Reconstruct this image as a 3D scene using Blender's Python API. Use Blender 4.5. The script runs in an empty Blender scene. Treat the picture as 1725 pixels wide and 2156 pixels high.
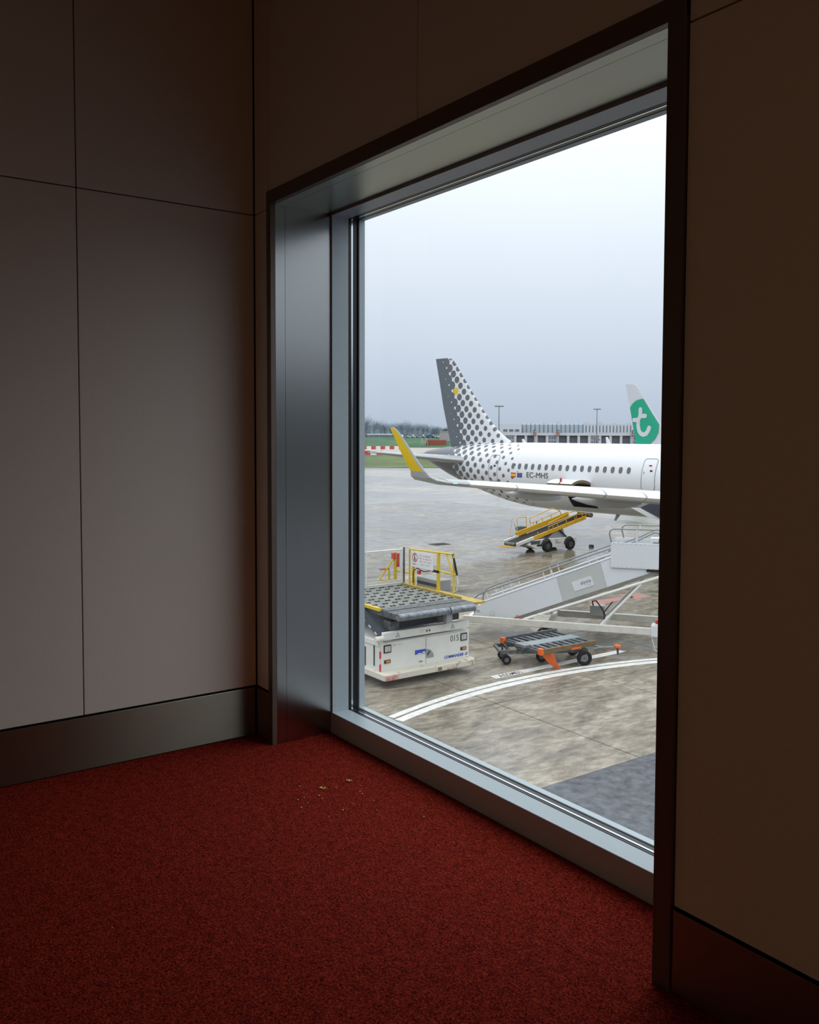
import bpy, bmesh, math, random
from mathutils import Vector, Matrix
R = math.radians
scene = bpy.context.scene
COL = scene.collection

# ------------------------------------------------------------------ camera
# solved from the wall, window and jamb lines (image 1725 x 2156)
YAW, PIT, ROLL = -.950571, -.049929, .003061
F_PX, PP_Y = 1883.24, 1006.0
CAM = Vector((3.879, -1.872, 1.45))
G = -5.03                                   # apron level below the room's floor
fwd = Vector((math.sin(YAW) * math.cos(PIT), math.cos(YAW) * math.cos(PIT), math.sin(PIT)))
rgt = Vector((math.cos(YAW), -math.sin(YAW), 0))
upv = rgt.cross(fwd)
r2 = math.cos(ROLL) * rgt + math.sin(ROLL) * upv
u2 = -math.sin(ROLL) * rgt + math.cos(ROLL) * upv
cam = bpy.data.cameras.new('camera')
cam.sensor_fit = 'HORIZONTAL'
cam.sensor_width = 36.0
cam.lens = F_PX * 36.0 / 1725.0
cam.shift_y = -(1078.0 - PP_Y) / 1725.0
cam.clip_start = .05
cam.clip_end = 6000
camo = bpy.data.objects.new('camera', cam)
COL.objects.link(camo)
M = Matrix.Identity(4)
for i in range(3):
    M[i][0], M[i][1], M[i][2], M[i][3] = r2[i], u2[i], -fwd[i], CAM[i]
camo.matrix_world = M
scene.camera = camo

# ------------------------------------------------------------------ sky (overcast)
SKY_STOPS = ((0.0, (.50, .585, .71)), (.37, (.745, .905, 1.035)), (.70, (1.60, 1.72, 1.80)), (1.0, (2.5, 2.58, 2.62)))   # sine of elevation, radiance
w = bpy.data.worlds.new('overcast_sky')
scene.world = w
w.use_nodes = True
nt = w.node_tree
nt.nodes.clear()
out = nt.nodes.new('ShaderNodeOutputWorld')
bg = nt.nodes.new('ShaderNodeBackground')
tc = nt.nodes.new('ShaderNodeTexCoord')
sep = nt.nodes.new('ShaderNodeSeparateXYZ')
ramp = nt.nodes.new('ShaderNodeValToRGB')
for i, (p_, c_) in enumerate(SKY_STOPS):
    e_ = ramp.color_ramp.elements[0] if i == 0 else (ramp.color_ramp.elements[1] if i == len(SKY_STOPS) - 1 else ramp.color_ramp.elements.new(p_))
    e_.position = p_; e_.color = (*c_, 1)
noi = nt.nodes.new('ShaderNodeTexNoise'); noi.inputs['Scale'].default_value = 2.2; noi.inputs['Detail'].default_value = 3
mr = nt.nodes.new('ShaderNodeMapRange'); mr.inputs[3].default_value = .96; mr.inputs[4].default_value = 1.04
nt.links.new(tc.outputs['Generated'], sep.inputs[0])
nt.links.new(sep.outputs['Z'], ramp.inputs[0])
nt.links.new(ramp.outputs[0], bg.inputs['Color'])
nt.links.new(tc.outputs['Generated'], noi.inputs['Vector'])
nt.links.new(noi.outputs['Fac'], mr.inputs[0])
nt.links.new(mr.outputs[0], bg.inputs['Strength'])
nt.links.new(bg.outputs[0], out.inputs['Surface'])

# ------------------------------------------------------------------ exposure
vs = scene.view_settings
vs.view_transform = 'Standard'
vs.look = 'None'
vs.gamma = 1
vs.use_curve_mapping = False
vs.exposure = 0.0
scene.cycles.max_bounces = 7
scene.cycles.diffuse_bounces = 4
scene.cycles.glossy_bounces = 4
scene.cycles.transparent_max_bounces = 12
scene.cycles.caustics_reflective = False
scene.cycles.caustics_refractive = False
LAMP_W = 14.0                                # the room's dim ceiling lamp (see its builder)

# ------------------------------------------------------------------ materials
MATS = {}
def N(t, kind, **kw):
    n = t.nodes.new(kind)
    for k, v in kw.items():
        setattr(n, k, v)
    return n
def mat(name, col, rough=.5, metal=0, var=0, vscale=6, bump=0, bscale=40, world=False, col2=None,
        aniso=0, spec=.5, emit=0, stretch=None, rvar=0, tangent=None, detail=5, ramp=(.3, .7)):
    if name in MATS:
        return MATS[name]
    m = bpy.data.materials.new(name)
    m.use_nodes = True
    t = m.node_tree
    p = t.nodes['Principled BSDF']
    p.inputs['Base Color'].default_value = (*col, 1)
    p.inputs['Roughness'].default_value = rough
    p.inputs['Metallic'].default_value = metal
    p.inputs['Specular IOR Level'].default_value = spec
    if aniso:                                  # brushed: reflections smear along the tangent
        p.inputs['Anisotropic'].default_value = aniso
        tn = N(t, 'ShaderNodeCombineXYZ')
        for i_ in range(3): tn.inputs[i_].default_value = tangent[i_]
        t.links.new(tn.outputs[0], p.inputs['Tangent'])
    if emit:
        p.inputs['Emission Color'].default_value = (*col, 1)
        p.inputs['Emission Strength'].default_value = emit
    src = None
    if var or bump or col2 or rvar:
        if world:
            g = N(t, 'ShaderNodeNewGeometry'); src = g.outputs['Position']
        else:
            g = N(t, 'ShaderNodeTexCoord'); src = g.outputs['Object']
        if stretch:
            mp = N(t, 'ShaderNodeMapping'); mp.inputs['Scale'].default_value = stretch
            t.links.new(src, mp.inputs[0]); src = mp.outputs[0]
    if var or col2:
        n = N(t, 'ShaderNodeTexNoise'); n.inputs['Scale'].default_value = vscale; n.inputs['Detail'].default_value = detail
        n.inputs['Roughness'].default_value = .62
        t.links.new(src, n.inputs['Vector'])
        rp = N(t, 'ShaderNodeValToRGB')
        a = tuple(max(0, c * (1 - var)) for c in col); b = tuple(min(1, c * (1 + var)) for c in col)
        if col2:
            b = col2
        rp.color_ramp.elements[0].position = ramp[0]; rp.color_ramp.elements[1].position = ramp[1]
        rp.color_ramp.elements[0].color = (*a, 1); rp.color_ramp.elements[1].color = (*b, 1)
        t.links.new(n.outputs['Fac'], rp.inputs[0])
        t.links.new(rp.outputs[0], p.inputs['Base Color'])
    if rvar:
        n = N(t, 'ShaderNodeTexNoise'); n.inputs['Scale'].default_value = vscale * .7; n.inputs['Detail'].default_value = 4
        t.links.new(src, n.inputs['Vector'])
        q = N(t, 'ShaderNodeMapRange'); q.inputs[1].default_value = .35; q.inputs[2].default_value = .65
        q.inputs[3].default_value = max(.03, rough - rvar); q.inputs[4].default_value = min(1, rough + rvar)
        t.links.new(n.outputs['Fac'], q.inputs[0]); t.links.new(q.outputs[0], p.inputs['Roughness'])
    if bump:
        n = N(t, 'ShaderNodeTexNoise'); n.inputs['Scale'].default_value = bscale; n.inputs['Detail'].default_value = 4
        t.links.new(src, n.inputs['Vector'])
        b = N(t, 'ShaderNodeBump'); b.inputs['Strength'].default_value = bump; b.inputs['Distance'].default_value = .01
        t.links.new(n.outputs['Fac'], b.inputs['Height']); t.links.new(b.outputs[0], p.inputs['Normal'])
    MATS[name] = m
    return m

def glass_mat(name, tint=(.93, .97, .97), refl=1.0, dirt=0.0):
    """thin sheet glass: mostly transparent, reflecting by Fresnel, a film of dust"""
    m = bpy.data.materials.new(name); m.use_nodes = True
    t = m.node_tree; t.nodes.clear()
    o = N(t, 'ShaderNodeOutputMaterial')
    tr = N(t, 'ShaderNodeBsdfTransparent'); tr.inputs[0].default_value = (*tint, 1)
    gl = N(t, 'ShaderNodeBsdfGlossy'); gl.inputs['Roughness'].default_value = .0
    lw = N(t, 'ShaderNodeLayerWeight'); lw.inputs[0].default_value = .5
    fr = N(t, 'ShaderNodeMath', operation='POWER'); fr.inputs[1].default_value = 5
    t.links.new(lw.outputs['Facing'], fr.inputs[0])
    mu = N(t, 'ShaderNodeMath', operation='MULTIPLY_ADD'); mu.inputs[1].default_value = .96 * refl; mu.inputs[2].default_value = .04 * refl
    mi = N(t, 'ShaderNodeMixShader')
    t.links.new(fr.outputs[0], mu.inputs[0]); t.links.new(mu.outputs[0], mi.inputs[0])
    t.links.new(tr.outputs[0], mi.inputs[1]); t.links.new(gl.outputs[0], mi.inputs[2])
    last = mi
    if dirt:
        df = N(t, 'ShaderNodeBsdfTranslucent'); df.inputs[0].default_value = (.75, .78, .8, 1)
        tc_ = N(t, 'ShaderNodeTexCoord')
        nz = N(t, 'ShaderNodeTexNoise'); nz.inputs['Scale'].default_value = 3.5; nz.inputs['Detail'].default_value = 6
        t.links.new(tc_.outputs['Object'], nz.inputs['Vector'])
        sp = N(t, 'ShaderNodeSeparateXYZ'); t.links.new(tc_.outputs['Object'], sp.inputs[0])
        mr_ = N(t, 'ShaderNodeMapRange'); mr_.inputs[1].default_value = .12; mr_.inputs[2].default_value = .75
        mr_.inputs[3].default_value = 1; mr_.inputs[4].default_value = .04
        t.links.new(sp.outputs['Z'], mr_.inputs[0])
        m1 = N(t, 'ShaderNodeMath', operation='MULTIPLY'); m2 = N(t, 'ShaderNodeMath', operation='MULTIPLY'); m2.inputs[1].default_value = dirt
        t.links.new(nz.outputs['Fac'], m1.inputs[0]); t.links.new(mr_.outputs[0], m1.inputs[1]); t.links.new(m1.outputs[0], m2.inputs[0])
        mi2 = N(t, 'ShaderNodeMixShader'); t.links.new(m2.outputs[0], mi2.inputs[0])
        t.links.new(mi.outputs[0], mi2.inputs[1]); t.links.new(df.outputs[0], mi2.inputs[2]); last = mi2
    t.links.new(last.outputs[0], o.inputs['Surface'])
    MATS[name] = m
    return m

# ------------------------------------------------------------------ mesh builder
def ortho(d):
    d = Vector(d).normalized()
    a = Vector((0, 0, 1)) if abs(d.z) < .9 else Vector((1, 0, 0))
    x = d.cross(a).normalized(); y = x.cross(d).normalized()
    return x, y
class MB:
    def __init__(s, off=(0, 0, 0)):
        s.v = []; s.f = []; s.off = Vector(off); s.mi = []; s.cur = 0
    def add(s, vs_, fs):
        n = len(s.v); s.v += [tuple(Vector(a) - s.off) for a in vs_]
        s.f += [tuple(i + n for i in f) for f in fs]; s.mi += [s.cur] * len(fs)
        return s
    def box(s, x0, x1, y0, y1, z0, z1, rot=None, piv=None):
        vs_ = [Vector((x, y, z)) for z in (z0, z1) for y in (y0, y1) for x in (x0, x1)]
        if rot is not None:
            c = Vector(piv) if piv is not None else Vector(((x0 + x1) / 2, (y0 + y1) / 2, (z0 + z1) / 2))
            vs_ = [rot @ (a - c) + c for a in vs_]
        return s.add(vs_, [(0, 2, 3, 1), (4, 5, 7, 6), (0, 1, 5, 4), (2, 6, 7, 3), (0, 4, 6, 2), (1, 3, 7, 5)])
    def bar(s, p0, p1, w, h, up=(0, 0, 1)):
        """rectangular bar from p0 to p1, w across, h along up"""
        p0 = Vector(p0); p1 = Vector(p1); d = (p1 - p0).normalized()
        x = d.cross(Vector(up)).normalized(); y = x.cross(d).normalized()
        vs_ = [p + x * a * w / 2 + y * b * h / 2 for p in (p0, p1) for b in (-1, 1) for a in (-1, 1)]
        return s.add(vs_, [(0, 2, 3, 1), (4, 5, 7, 6), (0, 1, 5, 4), (2, 6, 7, 3), (0, 4, 6, 2), (1, 3, 7, 5)])
    def tube(s, pts, r, n=8, cap=True, r1=None):
        pts = [Vector(p) for p in pts]; k = len(pts); vs_ = []
        for i, p in enumerate(pts):
            d = (pts[min(i + 1, k - 1)] - pts[max(i - 1, 0)])
            if i == 0:
                x, y = ortho(d)
            else:
                dn = d.normalized(); x = (x - dn * x.dot(dn)).normalized(); y = x.cross(dn)
            rr = r if r1 is None else r + (r1 - r) * i / (k - 1)
            vs_ += [p + x * rr * math.cos(2 * math.pi * j / n) + y * rr * math.sin(2 * math.pi * j / n) for j in range(n)]
        fs = [(i * n + j, i * n + (j + 1) % n, (i + 1) * n + (j + 1) % n, (i + 1) * n + j) for i in range(k - 1) for j in range(n)]
        if cap:
            fs += [tuple(reversed(range(n))), tuple(range((k - 1) * n, k * n))]
        return s.add(vs_, fs)
    def prism(s, poly, ax, a0, a1):
        """polygon given in the two other axes (in order), extruded along ax"""
        def pt(p, a):
            l = list(p); l.insert(ax, a); return l
        n = len(poly)
        vs_ = [pt(p, a0) for p in poly] + [pt(p, a1) for p in poly]
        fs = [tuple(range(n)), tuple(reversed(range(n, 2 * n)))] + [(i, n + i, n + (i + 1) % n, (i + 1) % n) for i in range(n)]
        return s.add(vs_, fs)
    def loft(s, rings, cap0=True, cap1=True):
        n = len(rings[0]); vs_ = [p for r in rings for p in r]
        fs = [(i * n + j, i * n + (j + 1) % n, (i + 1) * n + (j + 1) % n, (i + 1) * n + j) for i in range(len(rings) - 1) for j in range(n)]
        if cap0: fs.append(tuple(reversed(range(n))))
        if cap1: fs.append(tuple(range((len(rings) - 1) * n, len(rings) * n)))
        return s.add(vs_, fs)
    def wheel(s, c, ax, r, wd, n=20):
        c = Vector(c); d = Vector(ax).normalized()
        x, y = ortho(d); prof = [(-.5, .62), (-.5, .9), (-.36, 1), (.36, 1), (.5, .9), (.5, .62), (.42, .58), (-.42, .58)]
        rings = [[c + d * a * wd + (x * math.cos(2 * math.pi * j / n) + y * math.sin(2 * math.pi * j / n)) * b * r for a, b in prof] for j in range(n)]
        k = len(prof); vs_ = [p for q in rings for p in q]
        fs = [(i * k + j, i * k + (j + 1) % k, ((i + 1) % n) * k + (j + 1) % k, ((i + 1) % n) * k + j) for i in range(n) for j in range(k)]
        return s.add(vs_, fs)
    def disc(s, c, ax, r, th, n=16, r2=None):
        c = Vector(c); d = Vector(ax).normalized()
        return s.tube([c - d * th / 2, c + d * th / 2], r, n, True, r2)
    def stroke(s, pts, wd, ax, a, n=8):
        """flat round-ended ribbon drawn in a plane perpendicular to ax"""
        def pt(p):
            l = list(p); l.insert(ax, a); return l
        P = [Vector(p) for p in pts]
        closed = (P[0] - P[-1]).length < 1e-6
        k = len(P); L_ = []; R_ = []; D_ = []
        for i in range(k):
            d0 = P[i] - P[i - 1] if i else (P[-1] - P[-2] if closed else P[1] - P[0])
            d1 = P[i + 1] - P[i] if i < k - 1 else (P[1] - P[0] if closed else P[-1] - P[-2])
            d0 = d0.normalized(); d1 = d1.normalized(); t = d0 + d1
            t = d1 if t.length < .2 else t.normalized()
            m = Vector((-t.y, t.x)); c = max(.45, m.dot(Vector((-d1.y, d1.x)))); m = m * wd / 2 / c
            L_.append(P[i] + m); R_.append(P[i] - m); D_.append(t)
        vs_ = [pt(p) for p in L_] + [pt(p) for p in R_]
        s.add(vs_, [(i, i + 1, k + i + 1, k + i) for i in range(k - 1)])
        if not closed:
            for p, d, sg in ((P[0], D_[0], -1), (P[-1], D_[-1], 1)):
                q = Vector((-d.y, d.x))
                s.add([pt(p + (q * math.cos(math.pi * i / n) + d * sg * math.sin(math.pi * i / n)) * wd / 2) for i in range(n + 1)], [tuple(range(n + 1))])
        return s
    def mesh(s, name, mats, smooth=False, bevel=0, fixn=True):
        me = bpy.data.meshes.new(name); me.from_pydata(s.v, [], s.f)
        mats = mats if isinstance(mats, (list, tuple)) else [mats]
        for m in mats: me.materials.append(m)
        if len(mats) > 1: me.polygons.foreach_set('material_index', s.mi)
        if fixn or bevel:
            bm = bmesh.new(); bm.from_mesh(me)
            if fixn: bmesh.ops.recalc_face_normals(bm, faces=bm.faces)
            if bevel:
                ed = [e for e in bm.edges if len(e.link_faces) == 2 and e.calc_face_angle(0) > .6]
                bmesh.ops.bevel(bm, geom=ed, offset=bevel, segments=2, affect='EDGES', profile=.5, clamp_overlap=True)
            bm.to_mesh(me); bm.free()
        if smooth:
            me.polygons.foreach_set('use_smooth', [True] * len(me.polygons))
            if smooth != 2:
                try: me.set_sharp_from_angle(angle=R(38))
                except Exception: pass
        me.update()
        return me
    def build(s, name, mats, parent=None, **kw):
        o = bpy.data.objects.new(name, s.mesh(name, mats, **kw)); COL.objects.link(o)
        if parent: o.parent = parent
        return o
def tag(o, label, cat, group=None, kind=None):
    o['label'] = label; o['category'] = cat
    if group: o['group'] = group
    if kind: o['kind'] = kind
    return o
def thing(name, label, cat, loc=(0, 0, 0), rz=0, group=None, kind=None):
    o = bpy.data.objects.new(name, None); COL.objects.link(o)
    o.location = loc; o.rotation_euler = (0, 0, rz); o.empty_display_size = .2
    return tag(o, label, cat, group, kind)
def part(name, me, parent, loc=(0, 0, 0), rot=(0, 0, 0), scale=None):
    o = bpy.data.objects.new(name, me); COL.objects.link(o); o.parent = parent
    o.location = loc; o.rotation_euler = rot
    if scale: o.scale = scale
    return o
def text(name, body, size, m, parent, loc, rot, ext=.002, shear=0, sx=1, align='LEFT', bold=0):
    c = bpy.data.curves.new(name, 'FONT'); c.body = body; c.size = size; c.extrude = ext; c.shear = shear
    c.align_x = align; c.offset = bold
    t = bpy.data.objects.new(name + '_curve', c); COL.objects.link(t)
    dg = bpy.context.evaluated_depsgraph_get()
    me = bpy.data.meshes.new_from_object(t.evaluated_get(dg)); me.name = name
    bpy.data.objects.remove(t); bpy.data.curves.remove(c)
    me.materials.clear(); me.materials.append(m)
    o = bpy.data.objects.new(name, me); COL.objects.link(o)
    if parent: o.parent = parent
    o.location = loc; o.rotation_euler = rot; o.scale = (sx, 1, 1)
    return o

# ================================================================== THE ROOM
m_panel = mat('wall_laminate', (.71, .66, .585), .62, var=.03, vscale=90, bump=.05, bscale=260, spec=.3)
m_dark = mat('joint_shadow_black', (.02, .018, .016), .8)
m_steel = mat('brushed_steel', (.40, .405, .395), .26, metal=1, aniso=.8, tangent=(0, 1, 0), var=.04, vscale=60, stretch=(30, 30, 1))
m_soff = mat('brushed_soffit_steel', (.43, .43, .36), .34, metal=1, aniso=.6, tangent=(1, 0, 0), var=.04, vscale=60, stretch=(1, 30, 30))
m_base = mat('brushed_baseboard_steel', (.36, .36, .285), .36, metal=1, aniso=.85, tangent=(0, 0, 1), var=.05, vscale=60, stretch=(1, 1, 30))
m_case = mat('dark_bronze_casing', (.16, .125, .10), .45, metal=.55, var=.05, vscale=20)
m_alu = mat('grey_painted_aluminium', (.55, .65, .70), .38, var=.03, vscale=50, spec=.5)
m_rub = mat('black_rubber_gasket', (.012, .014, .016), .35)
m_bead = mat('bright_glazing_bead', (.75, .78, .80), .16, metal=1)
m_plas = mat('ceiling_paint', (.62, .57, .5), .8)

WX0, WX1, WZ1 = .187, 2.384, 2.481          # window opening
def carpet_material():
    m = bpy.data.materials.new('red_carpet'); m.use_nodes = True
    t = m.node_tree; p = t.nodes['Principled BSDF']
    p.inputs['Roughness'].default_value = 1; p.inputs['Specular IOR Level'].default_value = .05
    p.inputs['Sheen Weight'].default_value = .0
    g = N(t, 'ShaderNodeTexCoord')
    a = N(t, 'ShaderNodeTexNoise'); a.inputs['Scale'].default_value = 170; a.inputs['Detail'].default_value = 5
    a.inputs['Distortion'].default_value = 1.2
    b = N(t, 'ShaderNodeTexNoise'); b.inputs['Scale'].default_value = 28; b.inputs['Detail'].default_value = 5
    mxx = N(t, 'ShaderNodeMath', operation='MULTIPLY_ADD'); mxx.inputs[1].default_value = .16
    sc = N(t, 'ShaderNodeMath', operation='MULTIPLY'); sc.inputs[1].default_value = .86
    rp = N(t, 'ShaderNodeValToRGB'); e = rp.color_ramp.elements
    e[0].position = .40; e[0].color = (.050, .0035, .002, 1)
    e[1].position = .64; e[1].color = (.40, .045, .022, 1)
    q = rp.color_ramp.elements.new(.5); q.color = (.19, .0135, .0085, 1)
    for n in (a, b): t.links.new(g.outputs['Object'], n.inputs['Vector'])
    t.links.new(a.outputs['Fac'], sc.inputs[0]); t.links.new(b.outputs['Fac'], mxx.inputs[0]); t.links.new(sc.outputs[0], mxx.inputs[2])
    t.links.new(mxx.outputs[0], rp.inputs[0]); t.links.new(rp.outputs[0], p.inputs['Base Color'])
    bu = N(t, 'ShaderNodeBump'); bu.inputs['Strength'].default_value = .9; bu.inputs['Distance'].default_value = .006
    t.links.new(mxx.outputs[0], bu.inputs['Height']); t.links.new(bu.outputs[0], p.inputs['Normal'])
    return m
m_carpet = carpet_material()
tag(MB().box(0, 9, -6, .30, -.30, 0).build('floor', m_carpet), 'dark red looped carpet covering the floor of the lounge corner', 'floor', kind='structure')
tag(MB().box(-.3, 9, -6.2, .5, 3.9, 4.1).build('ceiling', m_plas), 'plain pale ceiling above the panelled walls', 'ceiling', kind='structure')
tag(MB().box(-.3, 9, -6.2, -6, -.3, 3.9).build('wall_back', m_panel), 'plain panelled wall behind the viewer', 'wall', kind='structure')
tag(MB().box(9, 9.2, -6.2, .5, -.3, 3.9).build('wall_right', m_panel), 'plain panelled wall far to the right of the window', 'wall', kind='structure')

GAP = .0025
def panel_x(par, y0, y1, z0, z1):
    MB().box(-.012, 0, y0 + GAP, y1 - GAP, z0 + GAP, z1 - GAP).build('panel', m_panel, par, bevel=.0012)
def panel_y(par, x0, x1, z0, z1):
    MB().box(x0 + GAP, x1 - GAP, 0, .012, z0 + GAP, z1 - GAP).build('panel', m_panel, par, bevel=.0012)
wl = tag(MB().box(-.3, -.013, -6, .5, -.3, 3.9).build('wall_left', m_dark), 'beige laminate panelled wall on the left with thin dark joints', 'wall', kind='structure')
for y0, y1 in ((-.81, -.002), (-1.93, -.81), (-3.05, -1.93), (-4.17, -3.05), (-5.29, -4.17)):
    panel_x(wl, y0, y1, .238, 2.466); panel_x(wl, y0, y1, 2.466, 3.9)
wf = MB()
wf.box(-.3, .178, .013, .5, G, 3.9); wf.box(2.393, 9, .013, .5, G, 3.9)
wf.box(.178, 2.393, .013, .5, 2.492, 3.9); wf.box(.178, 2.393, .302, .5, G, -.002)
wf = tag(wf.build('wall_front', m_dark), 'beige laminate panelled wall around the big window', 'wall', kind='structure')
for a in ((.004, .147, .238, 2.466), (.004, .147, 2.466, 3.9), (.147, 1.298, 2.542, 3.9), (1.298, 2.44, 2.542, 3.9),
          (2.44, 3.6, .228, 2.463), (2.44, 3.6, 2.463, 3.9), (3.6, 4.76, .228, 2.463), (3.6, 4.76, 2.463, 3.9), (4.76, 9, .228, 3.9)):
    panel_y(wf, *a)
tag(MB().box(-.013, .005, -6, -.012, .004, .232).build('baseboard_left', m_base, bevel=.0015), 'brushed steel skirting along the left wall', 'baseboard', kind='structure')
bc = MB().box(.0, .147, -.006, .013, .004, .232)
tag(bc.build('baseboard_front', m_base, bevel=.0015), 'short dark steel skirting between the corner and the window casing', 'baseboard', kind='structure')
tag(MB().box(2.443, 9, -.006, .013, .004, .222).build('baseboard_right', m_base, bevel=.0015), 'steel skirting under the dim wall right of the window', 'baseboard', kind='structure')

# ---- the window: casing, steel reveal, aluminium frame, gaskets, bead, pane
win = thing('window_1', 'tall fixed window in a deep brushed steel reveal looking over the apron', 'window', (0, 0, 0), kind='structure')
MB().box(.147, WX0, -.012, .013, 0, 2.54).build('casing_left', m_case, win, bevel=.0015)
MB().box(WX1, 2.44, -.012, .013, 0, 2.54).build('casing_right', m_case, win, bevel=.0015)
MB().box(.147, 2.44, -.0115, .013, WZ1, 2.541).build('casing_head', m_case, win, bevel=.0015)
for x0, x1 in ((.172, WX0), (WX1, 2.40)):
    MB().box(x0, x1, .0135, .062, 0, WZ1).build('reveal_strip', m_steel, win)
    MB().box(x0, x1, .0635, .302, 0, WZ1).build('reveal_panel', m_steel, win)
MB().box(WX0, WX1, .0135, .062, WZ1, 2.495).build('soffit_strip', m_soff, win)
MB().box(WX0, WX1, .0635, .296, WZ1, 2.495).build('soffit_panel', m_soff, win)
MB().box(.178, 2.393, .302, .395, -.002, .100).build('sill', m_alu, win, bevel=.002)
MB().box(.178, .199, .3035, .395, .100, WZ1).build('frame_jamb', m_alu, win, bevel=.001)
MB().box(2.372, 2.393, .3035, .395, .100, WZ1).build('frame_jamb', m_alu, win, bevel=.001)
MB().box(.199, 2.372, .297, .395, 2.468, 2.495).build('frame_head', m_alu, win, bevel=.001)
FX0, FX1, FZ0, FZ1 = .199, 2.372, .100, 2.468
def ring(name, m, y0, y1, t, inset=0.0, bevel=0):
    b = MB(); x0, x1, z0, z1 = FX0 + inset, FX1 - inset, FZ0 + inset, FZ1 - inset
    b.box(x0 - .02, x0 + t, y0, y1, z0 - .02, z1 + .02); b.box(x1 - t, x1 + .02, y0, y1, z0 - .02, z1 + .02)
    b.box(x0 + t, x1 - t, y0, y1, z0 - .02, z0 + t); b.box(x0 + t, x1 - t, y0, y1, z1 - t, z1 + .02)
    return b.build(name, m, win, bevel=bevel)
ring('gasket', m_rub, .396, .408, .001)
ring('glazing_bead', m_bead, .409, .418, .0025)
ring('gasket', m_rub, .419, .440, .001)
ring('outer_gasket', m_rub, .452, .458, -.002)
ring('outer_frame', m_alu, .459, .490, -.004)
MB().box(.185, 2.386, .442, .450, .088, 2.48).build('pane', glass_mat('window_glass', (.985, .99, .992), .8, .05), win)

# ---- crumbs on the carpet
m_crumb = mat('crumb_beige', (.75, .52, .36), .9, var=.2, vscale=200)
m_flake = mat('flake_ochre', (.88, .56, .20), .8, var=.25, vscale=150)
random.seed(4)
def flake(x, y, ln, ang, nm, label):
    b = MB(); k = 7; rings = []
    for i in range(k):
        t_ = i / (k - 1); wv = ln * .22 * math.sin(math.pi * min(.95, max(.08, t_))) * random.uniform(.6, 1.2)
        cx_, cy_ = (t_ - .5) * ln, random.uniform(-.12, .12) * ln; zz = .004 + random.uniform(0, .004)
        rings.append([(cx_, cy_ - wv, zz - .003), (cx_, cy_, zz - .001), (cx_, cy_ + wv, zz - .003), (cx_, cy_, zz + .003)])
    b.loft(rings); o = b.build(nm, m_flake); o.location = (x, y, 0); o.rotation_euler = (0, 0, ang)
    return tag(o, label, 'crumb')
flake(.763, -.076, .034, .75, 'pastry_flake', 'ochre pastry flake on the red carpet, the one nearer the left wall')
flake(.757, .053, .030, .55, 'pastry_flake', 'ochre pastry flake on the red carpet, the one nearer the window sill')
cr = []
for (px, py) in ((631, 1657), (656, 1666), (707, 1660), (760, 1655), (758, 1667), (763, 1673), (671, 1677), (678, 1682), (640, 1681), (627, 1685), (648, 1692), (634, 1702), (692, 1720), (722, 1707), (744, 1694), (793, 1706), (890, 1707), (893, 1722), (787, 1687), (236, 1955)):
    d = fwd + (px - 862.5) / F_PX * r2 - (py - PP_Y) / F_PX * u2
    t_ = -CAM.z / d.z; cr.append((CAM.x + d.x * t_, CAM.y + d.y * t_))
for i, (x, y) in enumerate(cr):
    rr = random.uniform(.0018, .0036)
    b = MB(); b.tube([(-rr, 0, rr * .7), (0, rr * .2, rr * 1.1), (rr * 1.1, 0, rr * .7)], rr * .75, 6)
    o = b.build('crumb', m_crumb, smooth=2); o.location = (x, y, 0); o.rotation_euler = (0, 0, random.uniform(0, 3))
    tag(o, 'tiny pale crumb lying on the red carpet', 'crumb', 'crumbs scattered on the carpet')

# ---- the dim ceiling lamp of the lounge, behind the viewer
lamp = thing('ceiling_lamp', 'dim warm recessed ceiling lamp of the lounge', 'lamp', (5.2, -4.2, 3.9))
MB().box(-.65, .65, -.2, .2, -.06, 0).build('housing', mat('lamp_white_metal', (.7, .68, .64), .4), lamp, bevel=.004)
MB().box(-.6, .6, -.16, .16, -.064, -.058).build('diffuser', mat('lamp_diffuser', (1, .62, .34), .5, emit=1.0), lamp)
al = bpy.data.lights.new('lamp_light', 'AREA'); al.shape = 'RECTANGLE'; al.size = 1.2; al.size_y = .32
al.energy = LAMP_W; al.color = (1, .64, .30)
alo = bpy.data.objects.new('lamp_light', al); COL.objects.link(alo); alo.parent = lamp; alo.location = (0, 0, -.08)

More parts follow.
